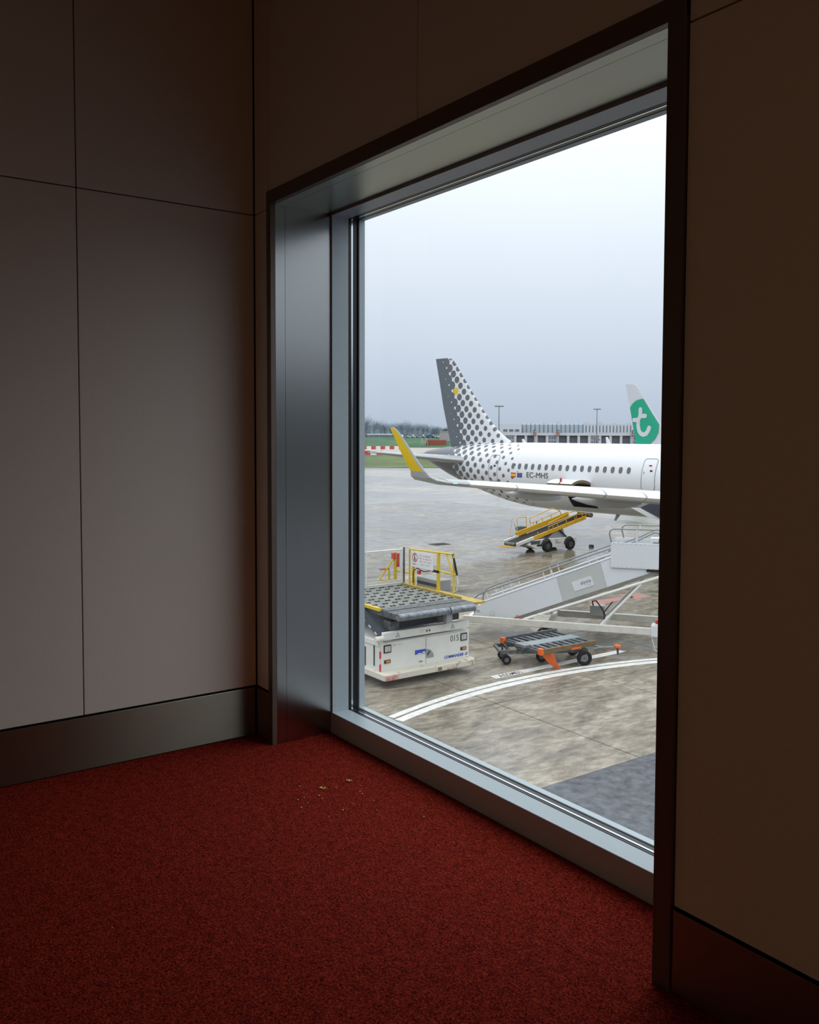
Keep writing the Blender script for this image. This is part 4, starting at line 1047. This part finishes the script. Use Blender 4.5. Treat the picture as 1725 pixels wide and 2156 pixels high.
# ---------------------------------------------------------------- boarding stairs
bs = thing('boarding_stairs', 'white towable passenger boarding stairs with grey panels standing on the apron', 'boarding stairs', (-18.03, 15.97, G), R(36))
m_swhite = mat('stairs_white_panel', (.64, .66, .68), .45, var=.02, vscale=3)
m_sgrey = mat('stairs_grey_panel', (.46, .48, .46), .5, var=.03, vscale=2)
VN, VF = .30, 1.55                          # near and far side of the flight
zt = lambda u: 1.07 + .404 * (u - .51)
zb = lambda u: max(.60, .64 + .397 * (u - 1.47))
ch = MB().box(-.05, 6.7, -.06, .06, .49, .70).build('chassis_beam', m_rust2, bs, bevel=.012)
MB().box(-.05, 6.7, 1.80, 1.92, .49, .70).build('chassis_beam', m_rust2, bs, bevel=.012)
for u in (.1, 2.6, 4.3, 6.4):
    MB().box(u - .06, u + .06, .06, 1.80, .50, .66).build('cross_member', m_rust2, bs)
MB().box(5.72, 6.8, -.12, .25, .44, .82).build('end_box', m_swhite, bs, bevel=.04)
MB().box(5.85, 6.05, -.14, -.10, .86, .97).build('red_reflector', m_red, bs)
for u, v in ((2.35, .9), (2.35, 1.62), (6.35, .35), (6.35, 1.62)):
    wheel(bs, (u, v, .18), (0, 1, 0), .18, .14, m_black)
    MB().tube([(u, v, .18), (u, v, .52)], .03, 6).build('wheel_fork', m_dsteel, bs)
b = MB(); b.prism([(2.05, .50), (2.45, .50), (2.25, .33)], 1, -.05, .05); b.build('jack_bracket', m_rust2, bs)
MB().tube([(2.25, 0, .4), (2.25, 0, 0)], .03, 8).build('jack_leg', m_dsteel, bs)
MB().tube([(5.75, -.05, .45), (5.85, -.05, .04), (6.15, -.05, .0), (6.25, -.05, .45)], .018, 8).build('stabiliser_foot', m_vwhite, bs)
m_string = mat('dull_stringer_paint', (.20, .185, .16), .6, var=.2, vscale=4)
m_hbox = mat('pale_grey_box_paint', (.40, .40, .38), .55)
def side(v0, v1, near):
    s1b, s1t, s2b, s2t = 3.05, 2.84, 4.38, 4.17
    pn = [(.24, .62), (.26, .58), (1.40, .60), (s1b, zb(s1b)), (s1t, zt(s1t)), (.51, zt(.51)), (.24, .86)]
    A_ = MB(); A_.prism(pn, 1, v0, v1); a = A_.build('side_panel', m_swhite, bs)
    A_ = MB(); A_.prism([(s1b + .004, zb(s1b)), (s2b - .004, zb(s2b)), (s2t - .004, zt(s2t)), (s1t + .004, zt(s1t))], 1, v0, v1); g2 = A_.build('side_panel', m_sgrey, bs)
    A_ = MB(); A_.prism([(s2b + .004, zb(s2b)), (5.70, zb(5.70)), (5.70, 2.60), (s2t + .004 + .55, zt(s2t + .55)), (s2t + .004, zt(s2t))], 1, v0, v1); A_.build('side_panel', m_swhite, bs)
    vm = (v0 + v1) / 2
    MB().tube([(.51, vm, zt(.51) + .035), (4.75, vm, zt(4.75) + .035)], .03, 8).build('top_tube', m_swhite, bs)
    MB().bar((1.35, vm, zb(1.35) - .05), (5.75, vm, zb(5.75) - .05), .07, .10).build('stringer', m_string, bs)
    hh = lambda u: 1.46 + (u - .62) * .398
    q = MB().tube([(.22, vm, .72), (.20, vm, 1.0), (.24, vm, 1.22), (.34, vm, 1.32), (.62, vm, hh(.62)), (4.62, vm, hh(4.62))], .022, 8).build('handrail', m_tubeg, bs, smooth=True)
    for u in (.62, 1.12, 1.40, 2.43, 2.69, 3.80, 4.03):
        MB().tube([(u + .06, vm, zt(u + .06)), (u - .02, vm, hh(u))], .018, 6).build('handrail_post', m_swhite, q)
    return a, g2
pn_, gn_ = side(VN, VN + .04, True)
side(VF - .04, VF, False)
# operator's plate on the grey panel
sl = math.atan(.40)
rotp = Matrix.Rotation(-sl, 3, 'Y')
pl2 = MB().box(3.33, 3.97, VN - .012, VN - .002, 1.72, 2.02, rotp, (3.65, VN, 1.87)).build('name_plate', m_swhite, gn_)
text('plate_text', 'alyzia', .155, m_ink, pl2, (3.60, VN - .014, 1.83), (R(90), -sl, 0), ext=.001)
b = MB()
for q in range(7):
    xx = 3.76 + q * .022; zz = 1.80 + (xx - 3.65) * .40 - .03
    b.stroke([(xx, zz), (xx + .003, zz + .022)], .008, 1, VN - .014, 4)
o = b.build('plate_small_lettering', m_greyv, pl2); o['kind'] = 'stuff'
text('fleet_number', '020', .10, m_ink, pn_, (.25, VN - .003, .77), (R(90), 0, 0), ext=.001)
b = MB(); b.stroke([(.72, .66), (.86, .64), (.90, .80), (.78, .84), (.72, .66)], .012, 1, VN - .003, 5); b.stroke([(.76, .72), (.88, .70)], .012, 1, VN - .003, 5); b.build('sticker', m_sgrey, pn_)
for i in range(12):
    u = .55 + i * .38; z = .70 + i * .155
    MB().box(u, u + .34, VN + .04, VF - .04, z - .03, z).build('tread', m_dsteel, bs)
# top platform
pf = MB().box(4.5, 6.8, VN - .02, VF + .02, 2.44, 2.54).build('platform', m_greyv, bs)
MB().box(4.49, 6.8, VN - .06, VN - .02, 2.42, 3.19).build('platform_side', m_swhite, bs, bevel=.008)
MB().box(4.49, 6.8, VF + .02, VF + .06, 2.42, 3.19).build('platform_side', m_swhite, bs, bevel=.008)
b = MB()
for k in range(17):
    u = 4.58 + k * .13; b.disc((u, VN - .062, 3.155), (0, 1, 0), .010, .006, 6); b.disc((u, VN - .062, 2.455), (0, 1, 0), .010, .006, 6)
o = b.build('rivets', m_tubeg, bs); o['kind'] = 'stuff'
MB().box(5.55, 6.8, VN - .05, VN + .0, 2.34, 2.415).build('edge_strip', m_black, bs)
for v, near in ((VN - .04, 1), (VF + .04, 0)):
    du = 0 if near else .25
    q = MB().tube([(4.50 + du, v, 3.19), (4.44 + du, v, 3.44), (4.46 + du, v, 3.54), (4.56 + du, v, 3.60), (6.8, v, 3.62)], .022, 8).build('platform_handrail', m_tubeg, bs, smooth=True)
    MB().tube([(5.25, v, 3.18), (5.25, v, 3.60)], .028, 8).build('platform_post', m_swhite, q)
    w0 = v + (.12 if near else -.12)
    MB().tube([(4.4, w0, 2.9), (5.3, w0, 3.27), (5.75, w0, 3.52), (5.88, w0, 3.50), (5.92, w0, 3.40), (5.82, w0, 2.9)], .02, 8).build('handrail_end', m_tubeg, q, smooth=True)
gp = MB().box(5.6, 6.8, 1.0, 1.3, 2.54, 3.28).build('gate_panel', m_swhite, bs, bevel=.01)
MB().box(5.68, 5.86, .985, 1.0, 3.02, 3.16).build('gate_opening', m_greyv, gp)
# struts
MB().tube([(1.9, .12, .68), (6.3, .12, 2.36)], .05, 10).build('lifting_strut', m_vwhite, bs, smooth=True)
MB().tube([(4.23, .06, .66), (5.41, .12, 1.98)], .045, 10).build('brace', m_vwhite, bs, smooth=True)
MB().tube([(4.23, 1.75, .66), (5.41, 1.62, 1.98)], .045, 10).build('brace', m_vwhite, bs, smooth=True)
hb = MB().box(3.75, 4.2, 1.35, 1.75, .68, 1.0).build('hydraulic_box', m_hbox, bs, bevel=.02)
MB().tube([(3.85, 1.4, 1.0), (3.82, 1.35, 1.15), (3.95, 1.3, 1.18), (4.1, 1.2, 1.02), (4.25, .9, .9), (4.3, .5, .72), (4.2, .2, .66)], .022, 6).build('hose', m_black, hb, smooth=True)
MB().tube([(4.2, 1.0, .85), (4.5, .95, 1.25)], .016, 6).build('hand_lever', m_black, hb)
MB().tube([(1.6, .02, .70), (1.66, .02, .80), (1.78, .02, .78), (1.8, .02, .70)], .014, 6).build('pull_ring', m_red, bs)
b = MB(); b.prism([(2.15, .70), (2.65, .70), (2.72, .86), (2.3, .88)], 1, .05, .35); b.build('pump_housing', m_rust2, bs, bevel=.01)

# ---------------------------------------------------------------- baggage dolly
dl = thing('baggage_dolly', 'low dark container dolly with roller slats and orange corner caps near the boarding stairs', 'dolly', (-14.35, 16.07, G), R(88))
# local x = along the dolly's deck (world +y), local y = away from the window side (world -x)
ZT = .60
for v, m_, h in ((-.80, m_brown, .14), (.80, m_dsteel, .18)):
    MB().box(-1.02, 1.02, v - .04, v + .04, ZT - .12, ZT - .12 + h).build('side_rail', m_, dl, bevel=.008)
MB().box(-1.02, 1.02, -.20, .20, ZT - .05, ZT).build('centre_plate', mat('blue_grey_deck_plate', (.22, .26, .27), .45, var=.08, vscale=4), dl, bevel=.005)
for i in range(9):
    u = -.92 + i * .23
    for v0_, v1_ in ((-.76, -.20), (.20, .76)):
        MB().box(u - .045, u + .045, v0_, v1_, ZT - .07, ZT - .005).build('slat', m_roller if i % 2 else m_dsteel, dl, bevel=.006)
for u in (-1.0, 1.0):
    MB().box(u - .04, u + .04, -.76, .76, ZT - .12, ZT - .03).build('end_rail', m_dsteel, dl, bevel=.006)
for u, v in ((-1.04, -.80), (-1.04, .80), (.55, .84)):
    MB().box(u - .06, u + .06, v - .07, v + .07, ZT - .13, ZT + .05).build('corner_cap', m_orange, dl, bevel=.015)
MB().box(.05, .42, -.86, -.835, ZT - .13, ZT - .07).build('orange_bar', m_orange, dl)
MB().box(-1.16, -.90, -.25, .15, ZT - .06, ZT + .04).build('stop_latch', m_tubeg, dl, bevel=.02)
# turned undercarriage
tr_ = R(-28); ct, st_ = math.cos(tr_), math.sin(tr_)
def uc(u, v, z): return (u * ct - v * st_, u * st_ + v * ct, z)
MB().disc((0, 0, .42), (0, 0, 1), .45, .10, 24).build('turntable', m_dsteel, dl, smooth=True)
for v in (-.42, .42):
    MB().bar(uc(-1.50, v, .38), uc(1.0, v, .38), .08, .10).build('undercarriage_beam', m_dsteel, dl)
for u in (-1.50, -1.22, -.9, 0, .95):
    MB().bar(uc(u, -.42, .38), uc(u, .42, .38), .07, .07).build('undercarriage_cross', m_dsteel, dl)
for u, v, r_ in ((.85, -.60, .21), (.85, .60, .21), (-.25, -.1, .15), (-1.30, .30, .13), (-1.30, -.30, .13)):
    c = uc(u, v, r_); ax = Vector(uc(0, 1, 0))
    wheel(dl, c, ax, r_, .11)
    MB().tube([(c[0], c[1], r_), (c[0], c[1], .38)], .03, 6).build('wheel_fork', m_dsteel, dl)
MB().tube([uc(1.0, -.35, .38), uc(1.55, -.02, .36), uc(1.95, 0, .36)], .025, 8).build('tow_bar', m_tubeg, dl)
MB().tube([uc(1.0, .35, .38), uc(1.55, .02, .36)], .025, 8).build('tow_bar', m_tubeg, dl)
tb = MB().box(-.09, .09, -.08, .08, -.03, .05).build('tow_coupling', m_orange, dl, bevel=.015); tb.location = uc(2.0, 0, .36); tb.rotation_euler = (0, 0, tr_)
MB().tube([uc(2.0, 0, .36), uc(2.02, 0, .14)], .03, 8).build('tow_pin', m_dsteel, dl)
# orange prop leg leaning to the ground
b = MB()
b.loft([[(-.92, -.62, .46), (-.62, -.84, .46), (-.60, -.86, .43), (-.90, -.64, .43)], [(-.70, -.70, .22), (-.52, -.86, .22), (-.50, -.87, .19), (-.68, -.72, .19)], [(-.50, -.80, .03), (-.40, -.90, .03), (-.39, -.91, .008), (-.49, -.81, .008)]])
b.build('prop_leg', m_orange, dl)

# ================================================================== BACKGROUND
def fthing(name, label, cat, x, y, z=0, group=None, rz=0):
    return thing(name, label, cat, far(x, y, z), VR + rz, group)
ORD = ['first', 'second', 'third', 'fourth', 'fifth', 'sixth', 'seventh', 'eighth', 'ninth', 'tenth', 'eleventh', 'twelfth', 'thirteenth', 'fourteenth', 'fifteenth', 'sixteenth', 'seventeenth', 'eighteenth', 'nineteenth', 'twentieth']
# ---- terminal building
m_tw = mat('terminal_white_cladding', (.50, .53, .56), .6)
m_tg = mat('terminal_grey_cladding', (.32, .36, .40), .6)
m_tb = mat('terminal_dark_bay', (.12, .13, .17), .5)
m_tfin = mat('terminal_bluegrey_fins', (.36, .41, .46), .5)
m_lit = mat('red_signal_lamp', (.9, .25, .18), .5, emit=.3)
tm = fthing('terminal_building', 'long pale grey terminal building with piers and fluted upper storey on the horizon', 'building', 82, 330)
X0 = -49.0
MB().box(X0, 60, 2, 26, 0, 6.6).build('lower_block', m_tg, tm)
MB().box(X0 - .5, 60, -.6, 2, 5.75, 6.75).build('beam', m_tw, tm)
x = X0 + 2; k = 0
while x < 58:
    MB().box(x - .45, x + .45, -.4, 2, 0, 5.75).build('pier', m_tw, tm)
    if k % 4 in (1, 2, 3):
        MB().box(x + .5, x + 3.4, 1.0, 1.99, 0, 5.5).build('bay', m_tb, tm)
    else:
        q = MB().box(x + .5, x + 3.4, -.2, 1.99, 0, 5.6).build('bay_infill', m_tg, tm)
        for a in range(3):
            for c in (3.0, 4.4):
                MB().box(x + .75 + a * .9, x + 1.3 + a * .9, -.25, -.19, c, c + .8).build('window', m_tb, q)
    x += 3.9; k += 1
hs = MB().box(X0 + 1, X0 + 8.6, 3, 14, 6.6, 9.9).build('roof_house', m_tw, tm)
for a in range(3):
    MB().box(X0 + 1.8 + a * 2.2, X0 + 3.3 + a * 2.2, 2.9, 3.02, 7.2, 8.0).build('window', m_tb, hs)
up = MB().box(X0 + 8.8, 60, 5, 24, 6.6, 10.0).build('upper_block', m_tg, tm)
xx = X0 + 9.0
for i in range(14):
    b = MB(); c = xx + i * 1.62 + .8
    rg = [(c - .78, 5.0), (c - .55, 4.5), (c, 4.25), (c + .55, 4.5), (c + .78, 5.0)]
    b.prism(rg, 2, 6.7, 9.75); b.tube([(c, 4.9, 9.75), (c, 4.9, 10.15)], .7, 8, True, .2); b.build('flute', m_tfin, up, smooth=True)
wx = xx + 14 * 1.62 + .3
MB().box(wx, 60, 4.4, 5, 6.7, 9.9).build('slotted_wall', m_tw, up)
for i in range(28):
    MB().box(wx + .7 + i * 1.28, wx + 1.05 + i * 1.28, 4.3, 4.42, 7.0, 9.5).build('slot_window', m_tb, up)
for i in range(9):
    MB().box(X0 + 12 + i * 5.3, X0 + 13.4 + i * 5.3, 8, 11, 10, 10.5 + .25 * (i % 3)).build('roof_unit', m_tw, up)
for px in (1125, 1174, 1332):
    xl = (px - 862.5) / F_PX * 329 - 82 + .0
    q = MB().box(xl - .2, xl + .2, -1.6, -1.2, 0, 6.0).build('signal_post', m_tg, tm)
    MB().box(xl - .5, xl + .5, -1.8, -1.2, 5.6, 7.8).build('signal_box', m_tb, q)
    MB().disc((xl + .1, -1.85, 7.1), (0, 1, 0), .24, .1, 10).build('signal_lamp', m_lit, q)
    MB().disc((xl - .05, -1.85, 6.2), (0, 1, 0), .24, .1, 10).build('signal_lamp', m_lit, q)
# ---- floodlight masts
m_mast = mat('mast_steel', (.22, .24, .26), .5, metal=.4)
for px, dep, top, lab in ((1050, 200, 12.7, 'tall floodlight mast beside the dotted tail fin'), (1256, 240, 13.2, 'tall floodlight mast in front of the middle of the terminal')):
    q = fthing('floodlight_mast', lab, 'light mast', (px - 862.5) / F_PX * dep, dep, 0, 'floodlight masts on the apron')
    MB().tube([(0, 0, 0), (0, 0, top)], .16, 10, True, .09).build('pole', m_mast, q, smooth=True)
    MB().tube([(-.8, 0, top - .25), (.8, 0, top - .25)], .06, 8).build('crossarm', m_mast, q)
    for a in (-.8, -.35, .35, .8):
        MB().box(a - .2, a + .2, -.35, .25, top - .22, top - .02, Matrix.Rotation(.35, 3, 'X')).build('floodlight', m_mast, q)
    if px > 1200:
        MB().disc((0, 0, 4.9), (0, 0, 1), .9, .5, 12).build('collar', m_mast, q)
# ---- unseen dark pier, added right of the frame to darken the reveal's reflections
tp = tag(MB(Vector((80, 45, 0))).box(70, 92, 12, 85, 0, 12.5).build('unseen_dark_pier', mat('dark_reflected_pier', (.05, .058, .066), .3)), 'unseen dark pier added beyond the right side of the window for its reflection', 'building', kind='structure')
tp.location = (80, 45, G)
# ---- trees
def tree_mesh(seed, h, wd, twigs):
    rnd = random.Random(seed); b = MB()
    b.tube([(0, 0, 0), (rnd.uniform(-.2, .2), 0, h * .35), (rnd.uniform(-.4, .4), rnd.uniform(-.3, .3), h * .75)], .22, 6, False, .06)
    tips = []
    for i in range(16):
        a = rnd.uniform(0, 6.28); z0 = h * rnd.uniform(.18, .65); ln = wd * rnd.uniform(.5, 1.0); rise = rnd.uniform(.3, 1.0)
        p = Vector((0, 0, z0)); q = p + Vector((math.cos(a) * ln * .5, math.sin(a) * ln * .5, ln * rise * .5)); r_ = q + Vector((math.cos(a + .4) * ln * .4, math.sin(a + .4) * ln * .4, ln * rise * .5))
        b.tube([p, q, r_], .08, 4, False, .025); tips += [q, r_, (q + r_) / 2]
    me = b.mesh('branches', m_bark, fixn=False)
    t = MB()
    for i in range(twigs):
        if i % 5 < 2:                        # undergrowth and low shoots
            p = Vector((rnd.uniform(-1, 1) * wd, rnd.uniform(-1, 1) * wd * .8, abs(rnd.gauss(0, .22)) * h + .05))
        else:
            base = rnd.choice(tips); o_ = Vector((rnd.gauss(0, .28) * wd, rnd.gauss(0, .28) * wd, rnd.gauss(0, .12) * h)); p = base.lerp(Vector((0, 0, h * .55)), rnd.uniform(0, .45)) + o_
            if p.z < .3: p.z = .3 + rnd.random()
        d = Vector((rnd.gauss(0, 1), rnd.gauss(0, 1), rnd.gauss(.7, .8))).normalized() * rnd.uniform(.5, 1.1); s_ = d.cross(Vector((rnd.gauss(0, 1), rnd.gauss(0, 1), rnd.gauss(0, 1)))).normalized() * .032
        t.add([p - s_, p + s_, p + d], [(0, 1, 2)])
    return me, t.mesh('twigs', m_twig, fixn=False)
m_bark = mat('grey_bark', (.13, .14, .15), .9)
m_twig = mat('hazy_winter_twigs', (.24, .295, .35), .9)  # twigs lightened and blued: distance haze put into their colour
m_ever = mat('dark_evergreen_twigs', (.055, .07, .075), .9)
TV = [tree_mesh(s_, h, w_, n_) for s_, h, w_, n_ in ((1, 8.6, 2.9, 3000), (2, 7.4, 2.9, 2900), (3, 6.6, 2.7, 2700))]
spots = [(-27.5, 445, 0, 1.0), (-24, 452, 0, 1.08), (-21.2, 440, 0, 1.12), (-18.2, 450, 1, 1.05), (-15, 446, 1, 1.02), (-12.2, 455, 1, .98), (-9.4, 442, 2, 1.05), (-6.8, 452, 0, .9), (-4, 444, 1, 1.02), (-1.4, 450, 0, 1.0), (1.4, 456, 2, 1.0), (3.9, 446, 1, .92), (6.6, 452, 2, 1.0), (9.3, 447, 2, .98), (12.2, 456, 2, .85), (14.6, 450, 2, .8),
         (-31, 446, 1, 1), (-35, 452, 0, 1), (-40, 447, 2, 1.1), (-46, 450, 1, 1)]
spots.sort()
random.seed(9)
for i, (x_, y_, v, sc) in enumerate(spots):
    y_ = 441 + 13 * (i % 3)
    q = fthing('bare_tree', 'bare bluish-grey winter tree behind the parked cars, ' + ORD[i] + ' from the left of the row', 'tree', x_, y_, 4.3, 'bare trees along the horizon', random.uniform(0, 6))
    sc *= 1.12 if x_ < -14 else 1.03
    q.scale = (sc, sc, sc)
    part('branches', TV[v][0], q); part('twigs', TV[v][1], q)
eb, et = tree_mesh(12, 5.4, 2.6, 4200)
for i, (x_, y_) in enumerate(((13.2, 473), (18.6, 482))):
    q = fthing('evergreen_tree', 'dark bushy tree behind the grey concrete block, ' + ('left' if i == 0 else 'right') + ' of the pair', 'tree', x_, y_, 4.3, 'dark bushy trees')
    e2 = et.copy(); e2.materials.clear(); e2.materials.append(m_ever)
    part('branches', eb, q); part('foliage', e2, q)
# ---- parked cars and a white canopy on the bank
def car_mesh(c, i):
    b = MB(); b.cur = 0
    b.prism([(-2.1, .3), (2.1, .3), (2.15, .75), (1.3, .9), (.7, 1.42), (-1.2, 1.46), (-1.9, .95), (-2.15, .85)], 1, -.85, .85)
    b.cur = 1
    for s_ in (-1, 1):
        b.prism([(1.1, .92), (.62, 1.34), (-1.1, 1.37), (-1.65, .95)], 1, s_ * .852 - .01, s_ * .852 + .01)
    b.cur = 2
    for x_ in (-1.35, 1.35):
        for s_ in (-1, 1): b.disc((x_, s_ * .78, .32), (0, 1, 0), .32, .2, 10)
    return b.mesh('car', [c, m_acwin, m_tyre])
cars = [car_mesh(mat('car_paint_%d' % i, c, .3), i) for i, c in enumerate(((.72, .73, .74), (.5, .53, .56), (.06, .14, .26), (.35, .38, .40)))]
cn = ['white', 'silver', 'dark blue', 'grey']
pos = [(-5.0, 427, 0), (0.0, 427.5, 1), (3.0, 432, 0), (4.9, 427, 3), (7.9, 432, 0), (9.6, 427, 2), (12.6, 432, 0), (-1.8, 432, 2), (14.2, 427, 0)]
pos.sort()
for i, (x_, y_, c) in enumerate(pos):
    o = bpy.data.objects.new('parked_car', cars[c]); COL.objects.link(o); o.location = far(x_, y_, 4.3); o.rotation_euler = (0, 0, VR + (.25 if i % 2 else 2.9))
    tag(o, cn[c] + ' car parked on top of the far grass bank, ' + ORD[i] + ' from the left', 'car', 'cars parked on the bank')
cn_ = fthing('canopy_shelter', 'long low white canopy on the grass bank beneath the bare trees', 'shelter', -14.5, 430, 4.3)
MB().box(-6, 6, -1.5, 1.5, 1.3, 1.75).build('roof', mat('canopy_white', (.75, .76, .76), .6), cn_, bevel=.1)
for x_ in (-5.5, -2.7, 0, 2.7, 5.5):
    MB().box(x_ - .12, x_ + .12, -1.3, 1.3, 0, 1.3).build('support', m_tg, cn_)
# ---- red hoarding, concrete block, lattice pylon
hd_ = fthing('red_container', 'long rusty red cargo container on the grass beside the tail of the dotted airliner', 'container', 12.0, 405, .95)
MB().box(-4.6, 4.6, 0, 2.4, 0, 2.5).build('body', mat('rust_red_paint', (.30, .075, .05), .7, var=.15, vscale=1), hd_, bevel=.05)
for i in range(12):
    MB().box(-4.4 + i * .76, -4.05 + i * .76, -.07, .02, .2, 2.3).build('rib', MATS['rust_red_paint'], hd_)
cbk = fthing('concrete_block_house', 'pale grey concrete block house beside the tail of the dotted airliner', 'building', 17.2, 415, 2.5)
MB().box(-3.2, 2.6, 0, 5, 0, 4.7).build('walls', mat('pale_concrete', (.36, .36, .35), .8, var=.1, vscale=.8), cbk)
MB().box(-3.4, 2.8, -.2, 5.2, 4.7, 5.0).build('roof_slab', MATS['pale_concrete'], cbk)
py = fthing('lattice_pylon', 'small white lattice trestle standing left of the rusty red container', 'pylon', 6.6, 404, .8)
for x_ in (-1.0, 1.0):
    for a in (-.7, .7):
        MB().tube([(x_ + a, 0, 0), (x_, 0, 3.6)], .09, 6).build('leg', m_tw, py)
MB().tube([(-1.4, 0, 1.5), (1.4, 0, 1.5)], .07, 6).build('bar', m_tw, py)
# ---- red and white barriers
jer = [(-.30, 0), (.30, 0), (.22, .35), (.12, 1.0), (-.12, 1.0), (-.22, .35)]
bme = [MB().prism(jer, 0, -.88, .88).mesh('barrier_block', mat(n_, c, .6)) for n_, c in (('barrier_red', (.45, .06, .05)), ('barrier_white', (.72, .72, .70)))]
bp_ = []
for i in range(9):
    bp_.append((-17.9 + i * 1.8, 352 + i * .9, 'far'))
for i in range(4):
    bp_.append((-14.2 + i * 1.8, 262 + .2 * i, 'near'))
kf = 0
for i, (x_, y_, row) in enumerate(bp_):
    c = i % 2; o = bpy.data.objects.new('barrier_block', bme[c]); COL.objects.link(o); o.location = far(x_, y_, .02 if row == 'far' else .03); o.rotation_euler = (0, 0, VR)
    o.scale = (1, 1, 1.25)
    num = i if row == 'far' else i - 9
    tag(o, ('white' if c else 'red') + ' plastic barrier block, ' + ORD[num] + ' from the left in the ' + ('far row below the grass bank' if row == 'far' else 'near row on the grass'), 'barrier', 'red and white barriers by the taxiway')
